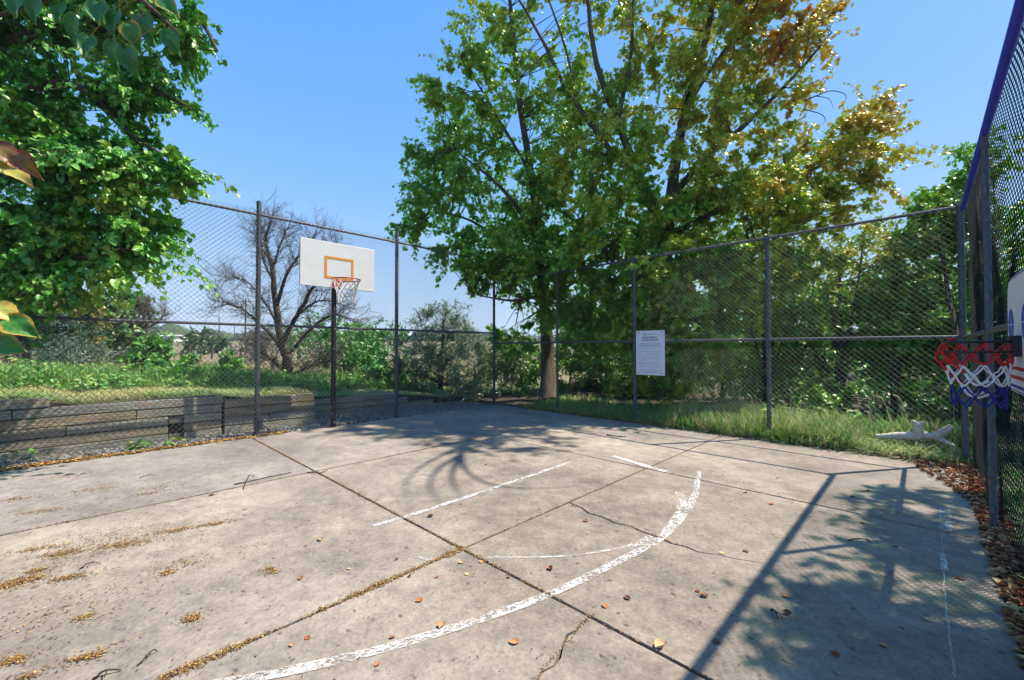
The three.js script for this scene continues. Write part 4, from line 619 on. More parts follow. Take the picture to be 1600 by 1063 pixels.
{ // tree outside the frame on the right: its shade lies on the lower right of the court
  const o = thing('shade_tree', 'tree beyond the side fence whose leaf shade falls on the court', 'tree', [4.0, 0, -6.6]);
  const over = (g, Y) => [g[0] + 0.355 * Y, Y, g[1] - 0.535 * Y];
  plant(o, {
    seed: 44, flare: true, leaf: LEAF.ovate, size: 0.115, width: 1.3, leaves: 50, cr: 0.36, dens: 0.85, color: PAL_HEDGE, toneVar: 0.3, keep: (x, y, z) => x > 0.75 && x - 0.355 * y > -0.24 + 0.25 * noise(z * 1.3, y * 0.7),
    limbs: [[[[4.0, 0, -6.6], [3.9, 2, -6.6], [3.6, 4, -6.6], [3.3, 6, -6.5]], 0.17, 0.04], [[[3.9, 2.6, -6.6], [3.0, 4.0, -6.2], [2.0, 4.9, -5.8], [1.4, 5.2, -5.6]], 0.07, 0.015], [[[3.8, 3.0, -6.6], [3.0, 4.3, -7.2], [2.2, 5.1, -7.6]], 0.06, 0.015], [[[3.9, 2.2, -6.6], [3.0, 3.4, -5.4], [2.2, 4.2, -4.6]], 0.06, 0.015]],
    blobs: [[over([-0.322, -3.916], 5.2), [0.42, 0.5, 0.35], 12, 0.1], [over([0.005, -4.234], 5.4), [0.45, 0.5, 0.5], 16, 0.1], [over([-0.509, -3.95], 5.0), [0.25, 0.2, 0.2], 4, 0.1], [over([0.257, -4.346], 5.6), [0.5, 0.5, 0.5], 16, 0.1], [over([0.438, -5.47], 5.6), [0.5, 0.4, 0.5], 12, 0.1], [over([-0.107, -4.941], 5.2), [0.25, 0.2, 0.25], 5, 0.1], [over([-0.272, -2.651], 4.9), [0.38, 0.4, 0.30], 12, 0.1], [over([-0.003, -2.912], 5.0), [0.45, 0.4, 0.32], 16, 0.1], [over([-0.459, -2.676], 4.6), [0.22, 0.2, 0.2], 5, 0.1], [over([-0.393, -2.143], 4.7), [0.3, 0.3, 0.3], 8, 0.1], [over([-0.099, -2.336], 5.0), [0.5, 0.4, 0.4], 16, 0.1], [over([0.237, -3.084], 5.4), [0.55, 0.5, 0.5], 16, 0.1], [over([0.195, -2.579], 5.2), [0.6, 0.4, 0.5], 14, 0.1], [[3.4, 6.0, -6.6], 1.1, 26, 0.1], [[3.6, 4.6, -7.8], 1.0, 22, 0.1]],
  });
}
// russian olives and other shrubs behind the left fence
{
  const S = (name, label, cat, pos, cfg) => { const o = thing(name, label, cat, pos, 'shrubs beyond the left fence'); plant(o, { floor: 0, trunkFrom: 0.1, barkMat: M.barkDark, limbs: cfg.blobs.map(([c], k) => [[[pos[0] + 0.06 * k, pos[1] - 0.05, pos[2]], [pos[0] * 0.6 + c[0] * 0.4 + 0.04, pos[1] + (c[1] - pos[1]) * 0.5, pos[2] * 0.6 + c[2] * 0.4], c], k ? 0.025 : 0.04, 0.008]), ...cfg }); return o; };
  const olive = { leaf: LEAF.lance, size: 0.10, width: 1.3, leaves: 110, cr: 0.42, sprigs: 7, color: PAL_OLIVE, toneVar: 0.5, hang: 0.0, rise: 0.2 };
  S('olive_shrub', 'large grey green olive shrub behind the fence corner', 'shrub', [-10.41, 0.1, -7.54], { ...olive, seed: 51, limbs: [[[[-10.41, 0.1, -7.54], [-10.33, 1.1, -7.53], [-10.26, 2.26, -7.57]], 0.09, 0.03], [[[-10.34, 0.72, -7.54], [-10.57, 1.49, -7.01], [-10.76, 1.87, -6.81]], 0.04, 0.01], [[[-10.34, 0.81, -7.54], [-9.61, 1.48, -7.81], [-9.26, 1.67, -8]], 0.04, 0.01]], blobs: [[[-10.32, 1.49, -7.53], [1.1, 1.0, 0.9], 44, 0.4], [[-10.71, 1.11, -6.88], [0.7, 0.8, 0.7], 22, 0.3], [[-9.25, 1.12, -7.75], [0.8, 0.9, 0.8], 34, 0.6], [[-9.72, 0.39, -7.31], [1.0, 0.5, 0.8], 26, 0.5], [[-10.48, 2.27, -7.64], [0.6, 0.5, 0.5], 12, 0.4]] });
  S('olive_shrub', 'pale olive shrub seen between the maple trunk and the corner post', 'shrub', [-9.88, 0.05, -10.47], { ...olive, seed: 52, blobs: [[[-8.96, 0.99, -9.44], [1.2, 0.9, 0.9], 44, 0.8], [[-9.17, 0.53, -8.54], [0.7, 0.5, 0.6], 16, 0.6], [[-8.2, 1.06, -11.58], [1.2, 1.0, 0.8], 30, 0.3]] });
  S('olive_shrub', 'grey twiggy shrub at the foot of the dead tree', 'shrub', [-17.92, 0.42, -4.99], { ...olive, seed: 53, leaves: 26, color: PAL_GREY, blobs: [[[-13.79, 1.11, -4], [1.0, 0.75, 0.8], 30, 0.3], [[-13.14, 1.1, -5.06], [0.9, 0.7, 0.8], 24, 0.6], [[-14.61, 1.11, -3.62], [0.5, 0.5, 0.5], 12, 0.3]] });
  S('sumac_shrub', 'bright green shrub right of the basketball pole', 'shrub', [-15.08, 0.3, -7.58], { seed: 54, leaf: LEAF.ovate, size: 0.15, leaves: 60, cr: 0.45, color: PAL_WEED, blobs: [[[-12.55, 0.79, -6.2], [0.9, 0.8, 0.8], 26, 0.35], [[-14.66, 1.51, -6.64], [1.2, 0.7, 0.8], 26, 0.3], [[-11.51, 0.53, -6.4], [0.6, 0.5, 0.6], 16, 0.3]] });
  S('sumac_shrub', 'light green shrub behind the dead tree trunk', 'shrub', [-35.64, 0.6, -13.71], { seed: 55, leaf: LEAF.ovate, size: 0.17, leaves: 55, cr: 0.6, color: PAL_WEED, floor: 0.4, blobs: [[[-22.58, 1.9, -8.68], [2.0, 1.2, 1.4], 34, 0.2], [[-24.13, 2.18, -12.75], [2.6, 1.1, 1.4], 34, 0.0]] });
  S('weed_bush', 'bright green leafy bush on the bank above the timbers', 'bush', [-11.73, 0.64, -1.29], { seed: 56, leaf: LEAF.ovate, size: 0.13, width: 1.2, leaves: 70, cr: 0.30, color: PAL_WEED, floor: 0.6, blobs: [[[-12.01, 0.91, -1.14], [0.55, 0.42, 0.45], 24, 0.4], [[-11.46, 0.79, -1.4], [0.45, 0.3, 0.4], 16, 0.45], [[-12.21, 1.3, -1.06], [0.22, 0.25, 0.2], 6, 0.45]] });
  S('weed_bush', 'small upright green bush in front of the field fence', 'bush', [-14.51, 0.6, -2.95], { seed: 57, leaf: LEAF.ovate, size: 0.12, leaves: 50, cr: 0.2, color: PAL_WEED, floor: 0.5, blobs: [[[-12.44, 0.97, -2.53], [0.18, 0.25, 0.18], 7, 0.45], [[-12.62, 0.87, -2.36], [0.14, 0.15, 0.14], 4, 0.5]] });
  S('spruce_tree', 'dark blue grey spruce behind the linden at the left', 'tree', [-22.21, 0.75, 1.39], { seed: 58, leaf: LEAF.lance, leafMat: M.needle, size: 0.085, width: 0.8, leaves: 260, cr: 0.42, dens: 1.3, sprigs: 12, color: PAL_SPRUCE, toneVar: 0.7, floor: 0.7, hang: 0.2, limbs: [[[[-22.21, 0.75, 1.39], [-19.82, 2.31, 1.23], [-19.76, 3.49, 1.2]], 0.12, 0.04]], blobs: [[[-19.85, 2.31, 1.26], [1.6, 1.2, 1.3], 60, 0.35], [[-18.49, 1.89, 0.47], [0.9, 0.9, 0.9], 30, 0.5], [[-19.55, 3.29, 0.99], [0.9, 0.6, 0.9], 24, 0.5], [[-20.84, 2.31, 2.23], [1.4, 1.4, 1.2], 34, 0.2], [[-17.42, 1.14, 0.25], [0.8, 0.4, 0.6], 16, 0.7]] });
  S('yellow_shrub', 'thin yellow leaved shrub beside the dark spruce', 'shrub', [-26.81, 0.7, -0.01], { seed: 59, leaf: LEAF.ovate, size: 0.11, leaves: 50, cr: 0.35, color: greens([[0.20, 0.22, 0.03], [0.46, 0.36, 0.05]], 0.5), toneVar: 0.6, floor: 0.7, blobs: [[[-18.29, 2.09, 0.01], [0.5, 0.75, 0.5], 22, 0.6], [[-18.53, 2.68, 0.26], [0.45, 0.4, 0.4], 10, 0.4]] });
  S('round_tree', 'rounded mid green tree standing beyond the bank', 'tree', [-32.72, 0.8, -1.23], { seed: 60, leaf: LEAF.ovate, size: 0.2, width: 1.2, leaves: 80, cr: 0.6, color: greens([[0.11, 0.27, 0.05], [0.20, 0.38, 0.09]], 0.5), floor: 0.7, blobs: [[[-26.15, 2.57, -0.96], [1.5, 1.3, 1.3], 62, 0.4], [[-25.74, 1.55, -0.69], [1.3, 0.7, 1], 30, 0.1], [[-26.3, 3.38, -1.21], [0.9, 0.5, 0.8], 16, 0.6]] });
  S('olive_shrub', 'pale grey shrub between the round tree and the weed bush', 'shrub', [-14.86, 0.66, -0.71], { ...olive, seed: 61, floor: 0.6, leaves: 60, blobs: [[[-15.02, 0.94, -0.71], [0.35, 0.3, 0.35], 12, 0.7], [[-15.62, 0.74, -0.13], [0.5, 0.25, 0.4], 12, 0.9]] });
  S('round_bush', 'round dark green bush alone in the dry field', 'bush', [-83.89, 1, -14.09], { seed: 62, leaf: LEAF.ovate, size: 0.34, width: 1.2, leaves: 80, cr: 0.8, noTwig: true, color: greens([[0.07, 0.18, 0.05], [0.13, 0.26, 0.08]], 0.5), floor: 1, blobs: [[[-56.13, 1.97, -9.42], [1.95, 1.3, 1.6], 44, 0.4]] });
  S('field_shrub', 'brown grey shrub in the field left of the dead tree', 'bush', [-43.14, 1, -10.69], { ...olive, seed: 63, size: 0.22, leaves: 50, cr: 0.7, noTwig: true, color: PAL_GREY, floor: 0.9, blobs: [[[-36.68, 1.65, -8.87], [1.7, 0.9, 1.2], 20, 0.2], [[-35.63, 1.89, -9.89], [1.2, 1.1, 1.2], 16, 0.3]] });
}
// bare trees: limbs and twice branching twigs
function bareTree(o, seed, limbs, levels) {
  const r = rng(seed), B = o.position, tw = new Geo();
  const grow = (p, d, len, rad, lv) => { const pts = [p.clone()], q = p.clone(), dd = d.clone(); const n = 6; for (let k = 0; k < n; k++) { dd.add(rdir(r).multiplyScalar(0.28)).add(V(0, 0.06, 0)).normalize(); q.addScaledVector(dd, len / n); pts.push(q.clone()); } tw.tube(pts, pts.map((_, k) => rad * (1 - 0.8 * k / n)), 4); if (lv > 0) for (let k = 1; k <= n; k++) if (r() < 0.85) grow(pts[k], dd.clone().add(rdir(r).multiplyScalar(0.9)).normalize(), len * (0.45 + 0.3 * r()), rad * 0.5, lv - 1); };
  limbs.forEach(([pts, r0, r1], k) => {
    const c = curve(pts.map((p) => V(p[0] - B.x, p[1] - B.y, p[2] - B.z)), pts.length * 5); c.forEach((p, j) => { if (j) p.add(V(0.05 * noise(j * 0.5, k, 1), 0.03 * noise(j * 0.5, k, 5), 0.05 * noise(j * 0.5, k, 9))); });
    part(o, k ? 'limb' : 'trunk', new Geo().tube(c, c.map((_, j) => r0 + (r1 - r0) * j / (c.length - 1)), k ? 7 : 10, true).build(), M.deadwood);
    c.forEach((p, j) => { if (j > (k ? 2 : 8) && r() < 0.9) { const t = V(0, 0, 0).subVectors(c[Math.min(j + 1, c.length - 1)], c[j - 1]).normalize(); for (let u = 0; u < 2; u++) grow(p, t.clone().add(rdir(r).multiplyScalar(0.9)).normalize(), 0.28 + 0.5 * r(), 0.011, levels); } });
  });
  part(o, 'twigs', tw.build(), M.deadwood, 'stuff');
}
{
  const d = 12.3, o = thing('dead_tree', 'leafless dead tree with spreading bare branches behind the hoop', 'tree', [-13.28, 0.56, -4.24]);
  bareTree(o, 70, [[[[-13.29, 0.37, -4.24], [-13.33, 1.02, -4.18], [-13.45, 1.77, -4.04], [-13.54, 2.81, -3.92], [-13.61, 3.84, -3.83], [-13.72, 4.59, -3.7], [-13.59, 5.15, -3.81]], 0.15, 0.018],
    [[[-13.43, 1.59, -4.07], [-12.75, 2.4, -4.29], [-12.45, 3.14, -4.56], [-12.22, 3.68, -4.77], [-11.99, 4.32, -4.98]], 0.075, 0.012], [[[-13.52, 2.62, -3.95], [-13.09, 3.52, -4.07], [-12.7, 4.09, -4.29], [-12.38, 4.64, -4.59]], 0.06, 0.012], [[[-13.38, 1.31, -4.12], [-13.49, 2.04, -3.58], [-13.7, 2.54, -3.07], [-14.18, 2.75, -2.6]], 0.06, 0.010],
    [[[-13.36, 1.12, -4.15], [-13.03, 1.97, -4.73], [-12.54, 2.39, -5.19], [-12.17, 2.26, -5.7]], 0.06, 0.010], [[[-13.58, 3.37, -3.87], [-14.02, 4.16, -3.7], [-14.03, 4.93, -3.66]], 0.045, 0.010], [[[-13.58, 3.74, -3.85], [-13.32, 4.38, -3.96], [-13.11, 4.99, -4.14]], 0.045, 0.010], [[[-13.47, 2.06, -4.01], [-14.12, 2.84, -3.77], [-14.71, 3.45, -3.46], [-15.13, 3.61, -3.04]], 0.04, 0.008], [[[-13.31, 0.65, -4.21], [-13.37, 1.13, -3.72], [-13.4, 1.4, -3.4]], 0.06, 0.012], [[[-13.3, 0.56, -4.22], [-12.66, 0.93, -4.69], [-12.2, 1.12, -5.14]], 0.05, 0.012], [[[-12.72, 2.4, -4.31], [-12.2, 2.76, -4.68], [-11.68, 2.61, -5.19]], 0.035, 0.008]], 2);
}
{
  const o = thing('bare_tree', 'leaning grey leafless tree beside the round green tree', 'tree', [-36.6, 0.8, -1.91]);
  bareTree(o, 71, [[[[-32.19, 0.8, -1.68], [-24.26, 1.69, -1.44], [-23.92, 2.23, -1.76], [-23.55, 2.97, -2.09]], 0.14, 0.02], [[[-24.12, 1.96, -1.57], [-23.91, 2.64, -1.75], [-23.79, 3.19, -1.86]], 0.07, 0.015], [[[-23.92, 2.23, -1.76], [-23.46, 2.51, -2.19], [-23.2, 2.92, -2.44]], 0.06, 0.012]], 2);
}

// ---------------------------------------------------------------- grass, gravel, litter
{
  const r = rng(300), put = (list, x, z, y, h, w, c) => { const m = new THREE.Matrix4().makeRotationY(r() * 6.28); m.scale(V(w, h, w)); m.setPosition(x, y, z); list.push([m, c]); };
  const gc = (a, b, t) => { const c = mix3(a, b, clamp(t)), j = 0.75 + 0.5 * r(); return lin(c[0] * j, c[1] * j, c[2] * j); };
  const lists = [[], []], G1 = [0.08, 0.28, 0.03], G2 = [0.19, 0.42, 0.055], DRY = [0.55, 0.47, 0.20], pick = () => lists[r() < 0.5 ? 0 : 1];
  // long grass in front of and behind the back fence
  for (let k = 0; k < 3600; k++) { const x = -6.8 + 7.4 * Math.pow(r(), 0.8), z = -7.28 - 1.6 * Math.pow(r(), 1.3), n = fbm(x * 1.3, z * 1.3 + 5, 3); if (x < -3.6 && r() < 0.5) continue; const edge = sm(-7.24, -7.4, z); const h = (0.17 + 0.26 * r() + 0.18 * n) * (0.5 + 0.5 * edge) * (x < -3.4 ? 0.6 : 1) * (x > -0.7 && z > -8.15 ? (z > -7.95 ? 0.42 : 0.55) : 1); put(pick(), x, z, height(x, z) - 0.01, Math.max(0.06, h), 0.24 + 0.16 * r(), gc(gc2(r), DRY, (r() < 0.28 ? 0.8 : 0.12) + n)); }
  function gc2(q) { return mix3(G1, G2, q()); }
  for (let k = 0; k < 1100; k++) { const x = 0.5 + 3.5 * r(), z = -8.6 + 7 * r(); put(pick(), x, z, height(x, z) - 0.01, 0.08 + 0.12 * r(), 0.25, gc(gc2(r), DRY, 0.2 * r())); }
  // mown, half dry grass on the bank, then tall green grass, then dry field
  for (let k = 0; k < 7000; k++) { const x = -8.4 - 2.6 * Math.pow(r(), 0.8), z = -7.5 + 10.5 * r(); if (x > wallX(z) - 0.06) continue; const n = fbm(x * 0.9, z * 0.9, 3); put(pick(), x, z, height(x, z) - 0.005, 0.05 + 0.06 * r() + 0.03 * n, 0.16 + 0.08 * r(), gc(gc2(r), DRY, 0.55 + 0.9 * n + 0.25 * (r() - 0.5))); }
  for (let k = 0; k < 7500; k++) { const x = -10.2 - 5.0 * Math.pow(r(), 0.9), z = -8 + 13 * r(), n = fbm(x * 0.5 + 3, z * 0.5, 3); const reach = sm(-10.1 - 0.5 * n, -10.9, x); put(pick(), x, z, height(x, z) - 0.01, (0.20 + 0.34 * r() + 0.22 * n) * (0.35 + 0.65 * reach), 0.24 + 0.14 * r(), gc(gc2(r), DRY, 0.10 + 0.5 * n + sm(-13, -15, x) * 0.5)); }
  for (let k = 0; k < 6500; k++) { const x = -14.5 - 20 * Math.pow(r(), 1.3), z = -22 + 34 * r(), n = fbm(x * 0.2 + 3, z * 0.2, 3); put(pick(), x, z, height(x, z) - 0.01, 0.12 + 0.22 * r(), 0.35 + 0.2 * r(), gc(gc2(r), [0.46, 0.35, 0.19], 0.85 + 0.8 * n)); }
  lists.forEach((l, k) => meta(scatter(null, 'grass', TUFT[k], M.grass, l, 'stuff'), k ? 'finer loose grass growing on the bank and behind the fences' : 'long green and dry grass on the bank and behind the fences', 'grass'));
  // seed heads of tall dry grass by the hedge
  const st = new Geo(); for (let k = 0; k < 26; k++) { const x = -2.9 + 3.2 * r(), z = -8.0 - 0.7 * r(), h = 0.45 + 0.35 * r(), lx = (r() - 0.5) * 0.3; const c = curve([[x, 0, z], [x + lx * 0.3, h * 0.6, z], [x + lx * 0.8, h * 0.95, z + 0.03], [x + lx * 1.3, h, z + 0.05]], 7); st.tube(c, c.map((_, j) => j < 5 ? 0.003 : 0.011 - 0.003 * Math.abs(j - 6)), 4); }
  top('dry_grass_stalks', st.build(), std({ color: lin(0.50, 0.42, 0.26), roughness: 1 }), 'tall dry straw coloured grass stalks in front of the hedge', 'grass', null, 'stuff');
}
{ // broad leaved weeds on the bank and at the foot of the hedge
  const r = rng(305), l = [], cols = [[0.09, 0.33, 0.03], [0.17, 0.46, 0.05], [0.34, 0.46, 0.09]];
  const weed = (x, z, h, n) => { const y = height(x, z), cx = (r() - 0.5) * 0.15, cz = (r() - 0.5) * 0.15; for (let k = 0; k < n; k++) { const t = 0.15 + 0.85 * r(), a = r() * 6.28, q = 0.05 + 0.10 * r(); const p = V(x + cx * t + Math.cos(a) * q * 0.4, y + h * t, z + cz * t + Math.sin(a) * q * 0.4); const c = cols[Math.floor(r() * 3)], j = 0.7 + 0.6 * r(); l.push([leafMatrix(p, V(Math.cos(a), 0.25 - 0.6 * r(), Math.sin(a)), V(0, 1, 0).addScaledVector(rdir(r), 0.6), 0.06 + 0.07 * r(), 1.1), lin(c[0] * j, c[1] * j, c[2] * j)]); } };
  for (let k = 0; k < 900; k++) { const x = -9.9 - 3.4 * Math.pow(r(), 0.8), z = -7.5 + 11.5 * r(); if (fbm(x * 0.6, z * 0.6 + 8, 3) < -0.08) continue; weed(x, z, 0.18 + 0.40 * r() * r(), 16); }
  for (let k = 0; k < 70; k++) weed(-3.4 + 2.6 * r(), -8.3 - 1.4 * r(), 0.15 + 0.25 * r(), 10);
  for (let k = 0; k < 8; k++) weed(-8.05 + 0.35 * r(), -1.2 + 2.2 * r(), 0.06 + 0.1 * r(), 8);
  meta(scatter(null, 'weeds', LEAF.ovate, M.grass, l, 'stuff'), 'broad leaved green weeds growing on the bank and below the hedge', 'weeds');
}
{ // gravel strip between the slab and the timbers
  const r = rng(310), g = new THREE.IcosahedronGeometry(1, 0), p = g.attributes.position; for (let k = 0; k < p.count; k++) { const n = 1 + 0.25 * noise(p.getX(k) * 2, p.getY(k) * 2, p.getZ(k) * 2); p.setXYZ(k, p.getX(k) * n, p.getY(k) * n * 0.62, p.getZ(k) * n); } g.computeVertexNormals();
  const list = [], q = new THREE.Quaternion();
  for (let k = 0; k < 9500; k++) {
    const z = -7.1 + 8.3 * r(), xa = z > -3.05 ? -8.18 : -8.9, x = xa + (-7.61 - xa) * r(); const s = 0.008 + 0.017 * r() * r() + (r() < 0.03 ? 0.018 : 0);
    q.setFromEuler(new THREE.Euler(r() * 3, r() * 6, r() * 3)); const m = new THREE.Matrix4().compose(V(x, -0.012 + s * 0.35 + 0.012 * r(), z), q, V(s * (0.8 + 0.6 * r()), s, s)); const L = 0.16 + 0.38 * r() * r() + 0.10 * r(), w = r() * 0.14; list.push([m, lin(L * (1 + w), L, L * (0.98 - w * 0.9))]);
  }
  meta(scatter(null, 'gravel', g, M.stone, list, 'stuff'), 'grey gravel strip between the court slab and the timber wall', 'gravel');
}
// dead leaves and litter
function curled(seed, bend) { const g = new Geo(), r = rng(seed), n = 6, P = (i, j) => { const u = i / 4 * 2 - 1, t = j / n, w = 0.36 * Math.sin(Math.PI * clamp(t * 0.92 + 0.06)) * (1 + 0.25 * noise(j * 1.3 + seed, i)); return V(u * w, t - 0.5, bend * (u * u * w * 1.6 + (t - 0.5) * (t - 0.5) * 0.9) + 0.05 * noise(i * 0.9 + seed, j * 0.8)); }; const id = []; for (let j = 0; j <= n; j++) { id.push([]); for (let i = 0; i <= 4; i++) id[j].push(g.vert(P(i, j), V(0, 0, 1), i / 4, j / n)); } for (let j = 0; j < n; j++) for (let i = 0; i < 4; i++) g.i.push(id[j][i], id[j][i + 1], id[j + 1][i + 1], id[j][i], id[j + 1][i + 1], id[j + 1][i]); const q = g.build(); q.rotateX(-Math.PI / 2); q.computeVertexNormals(); q.computeBoundingBox(); q.translate(0, -q.boundingBox.min.y, 0); return q; }
const DEAD = [curled(1, 0.55), curled(2, 0.9), curled(3, 0.25)];
const DEADCOL = [[0.24, 0.085, 0.032], [0.34, 0.13, 0.045], [0.40, 0.21, 0.09], [0.14, 0.06, 0.03], [0.50, 0.34, 0.17]];
{
  const r = rng(320), lists = [[], [], []];
  const put = (x, z, y, s, cols) => { const m = new THREE.Matrix4().compose(V(x, y, z), new THREE.Quaternion().setFromEuler(new THREE.Euler((r() - 0.5) * 0.7, r() * 6.28, (r() - 0.5) * 0.7)), V(s, s, s)); const c = cols[Math.floor(r() * cols.length)], j = 0.6 + 0.8 * r(); lists[Math.floor(r() * 3)].push([m, lin(c[0] * j, c[1] * j, c[2] * j)]); };
  for (let k = 0; k < 2600; k++) { const z = -7.3 + 5.2 * r(), e = Math.pow(r(), 2.2); put(0.46 - e * (0.17 + 0.40 * sm(-5.4, -7.2, z)), z, 0.004 + 0.03 * r() * (1 - e), 0.026 + 0.030 * r(), DEADCOL); }      // along the side fence
  for (let k = 0; k < 700; k++) { const t = r(), x = -0.9 + 1.3 * Math.sqrt(t), z = -7.45 + 0.42 * r() * (0.4 + t); put(x, z, 0.004 + 0.02 * r(), 0.028 + 0.030 * r(), DEADCOL); }                                               // corner
  for (let k = 0; k < 1100; k++) { const x = -7.3 + 7.2 * r(), z = -7.26 + 0.16 * (r() - 0.6) * r(); put(x, z, 0.003 + 0.012 * r(), 0.025 + 0.03 * r(), DEADCOL); }                                                                  // along the back edge
  for (let k = 0; k < 1500; k++) { const z = -2.4 + 3.4 * Math.pow(r(), 0.8), x = -7.66 + 0.10 * (r() + r() - 1) + 0.05; put(x, z, 0.002 + 0.012 * r(), 0.02 + 0.03 * r(), [[0.45, 0.29, 0.08], [0.50, 0.36, 0.14], [0.30, 0.17, 0.06], [0.40, 0.20, 0.06]]); }   // along the left edge
  lists.forEach((l, k) => meta(scatter(null, 'leaf_litter', DEAD[k], M.flake, l, 'stuff'), ['brown dead leaf litter heaped along the fence lines', 'rolled brown dead leaves heaped along the fence lines', 'flat yellowish dead leaves lying along the slab edges'][k], 'leaf litter'));
}
{ // seed husks in patches and along the joints, dark grit on the near slabs
  const r = rng(330), fl = new Geo(); fl.quad(V(-0.5, 0, -0.25), V(-0.1, 0.12, -0.32), V(0.5, 0.02, 0.2), V(-0.1, 0.1, 0.3)); const fg = fl.build(), list = [], grit = [];
  const HUSK = [[0.24, 0.125, 0.035], [0.33, 0.19, 0.055], [0.16, 0.075, 0.025], [0.40, 0.27, 0.09], [0.10, 0.05, 0.022]];
  const gau = () => (r() + r() + r() - 1.5) / 1.5;
  const put = (x, z, s, cols = HUSK, L = list) => { const m = new THREE.Matrix4().compose(V(x, 0.003 + 0.006 * r(), z), new THREE.Quaternion().setFromEuler(new THREE.Euler((r() - 0.5) * 0.9, r() * 6.28, (r() - 0.5) * 0.9)), V(s, s, s)); const c = cols[Math.floor(r() * cols.length)], j = 0.6 + 0.8 * r(); L.push([m, lin(c[0] * j, c[1] * j, c[2] * j)]); };
  const patches = [[[-4.108, -0.21], 0.20, 0.07, 260], [[-4.448, 0.201], 0.20, 0.05, 160], [[-4.228, 0.089], 0.14, 0.06, 200], [[-4.14, -0.5], 0.20, 0.05, 170], [[-4.07, -0.731], 0.22, 0.05, 190], [[-3.907, 0.239], 0.16, 0.06, 260], [[-3.881, 0.298], 0.10, 0.05, 160], [[-3.75, 0.037], 0.14, 0.05, 170], [[-4.017, 0.193], 0.07, 0.04, 110], [[-3.388, -0.387], 0.05, 0.04, 90], [[-2.724, -0.412], 0.05, 0.04, 130], [[-3.143, -0.018], 0.06, 0.03, 80], [[-2.732, -0.028], 0.10, 0.03, 150], [[-2.939, 0.207], 0.10, 0.04, 140], [[-2.749, 0.153], 0.06, 0.03, 60], [[-5.458, 0.251], 0.25, 0.06, 170], [[-6.051, 0.4], 0.25, 0.07, 170], [[-5.911, -0.108], 0.30, 0.10, 160], [[-5.526, -0.561], 0.30, 0.08, 110], [[-5.372, -0.451], 0.18, 0.05, 90], [[-2.986, -0.842], 0.05, 0.03, 50], [[-2.929, -0.844], 0.06, 0.03, 40], [[-3.465, -0.486], 0.25, 0.08, 100], [[-6.755, 0.129], 0.3, 0.12, 120], [[-5.438, -1.146], 0.25, 0.08, 60], [[-4.234, -0.115], 0.6, 0.35, 420], [[-3.31, 0.1], 0.5, 0.3, 220]];
  const dir = [0.45, -0.89];
  for (const [[x, z], a, b, n] of patches) for (let k = 0; k < n * 1.7; k++) { const wd = r() < 0.3 ? 2.2 : 1, u = gau() * a * wd, v = gau() * b * wd * 1.25; put(x + u * 0.35 + v * 0.93, z - u * 0.93 + v * 0.35, 0.007 + 0.010 * r()); }
  const along = (x0, z0, x1, z1, n, w, f) => { for (let k = 0; k < n; k++) { const t = r(), d = f(t); if (r() > d) continue; const nx = -(z1 - z0), nz = x1 - x0, l = Math.hypot(nx, nz), e = gau() * w * (0.5 + d); put(x0 + (x1 - x0) * t + nx / l * e, z0 + (z1 - z0) * t + nz / l * e, 0.006 + 0.009 * r()); } };
  const patchy = (s) => (t) => clamp(0.45 + 1.2 * fbm(t * 9 + s, s, 3));
  along(-7.55, -1.867, -1.5, -1.867, 5200, 0.026, patchy(1)); along(-1.5, -1.867, 0.2, -1.867, 300, 0.012, patchy(2)); along(-2.32, -1.867, -2.32, 0.9, 6500, 0.040, patchy(3)); along(-2.32, -4.6, -2.32, -1.867, 500, 0.013, patchy(4)); along(-4.969, -4.5, -4.969, 0.8, 3600, 0.024, patchy(5)); along(-2.32, -4.593, 0.25, -4.593, 700, 0.014, patchy(6)); along(-2.32, -3.06, -1.2, -2.98, 420, 0.022, patchy(7)); along(-1.26, -1.86, -1.17, -1.2, 260, 0.02, patchy(8));
  meta(scatter(null, 'seed_husks', fg, M.flake, list, 'stuff'), 'tiny brown seed husks strewn in patches and along the joints', 'seed husks');
  const DARK = [[0.02, 0.016, 0.013], [0.045, 0.032, 0.024], [0.10, 0.07, 0.045]];
  for (let k = 0; k < 9000; k++) { const x = -7.4 + 7.4 * r(), z = -6.8 + 6.9 * r(); const dens = clamp(0.18 + 0.9 * sm(-2.2, 0.2, z) + 0.4 * fbm(x * 0.8, z * 0.8, 3)); if (r() > dens) continue; put(x, z, 0.006 + 0.011 * r() * r(), DARK, grit); }
  meta(scatter(null, 'grit', fg, M.flake, grit, 'stuff'), 'small dark specks of bark and grit scattered on the concrete', 'grit');
}
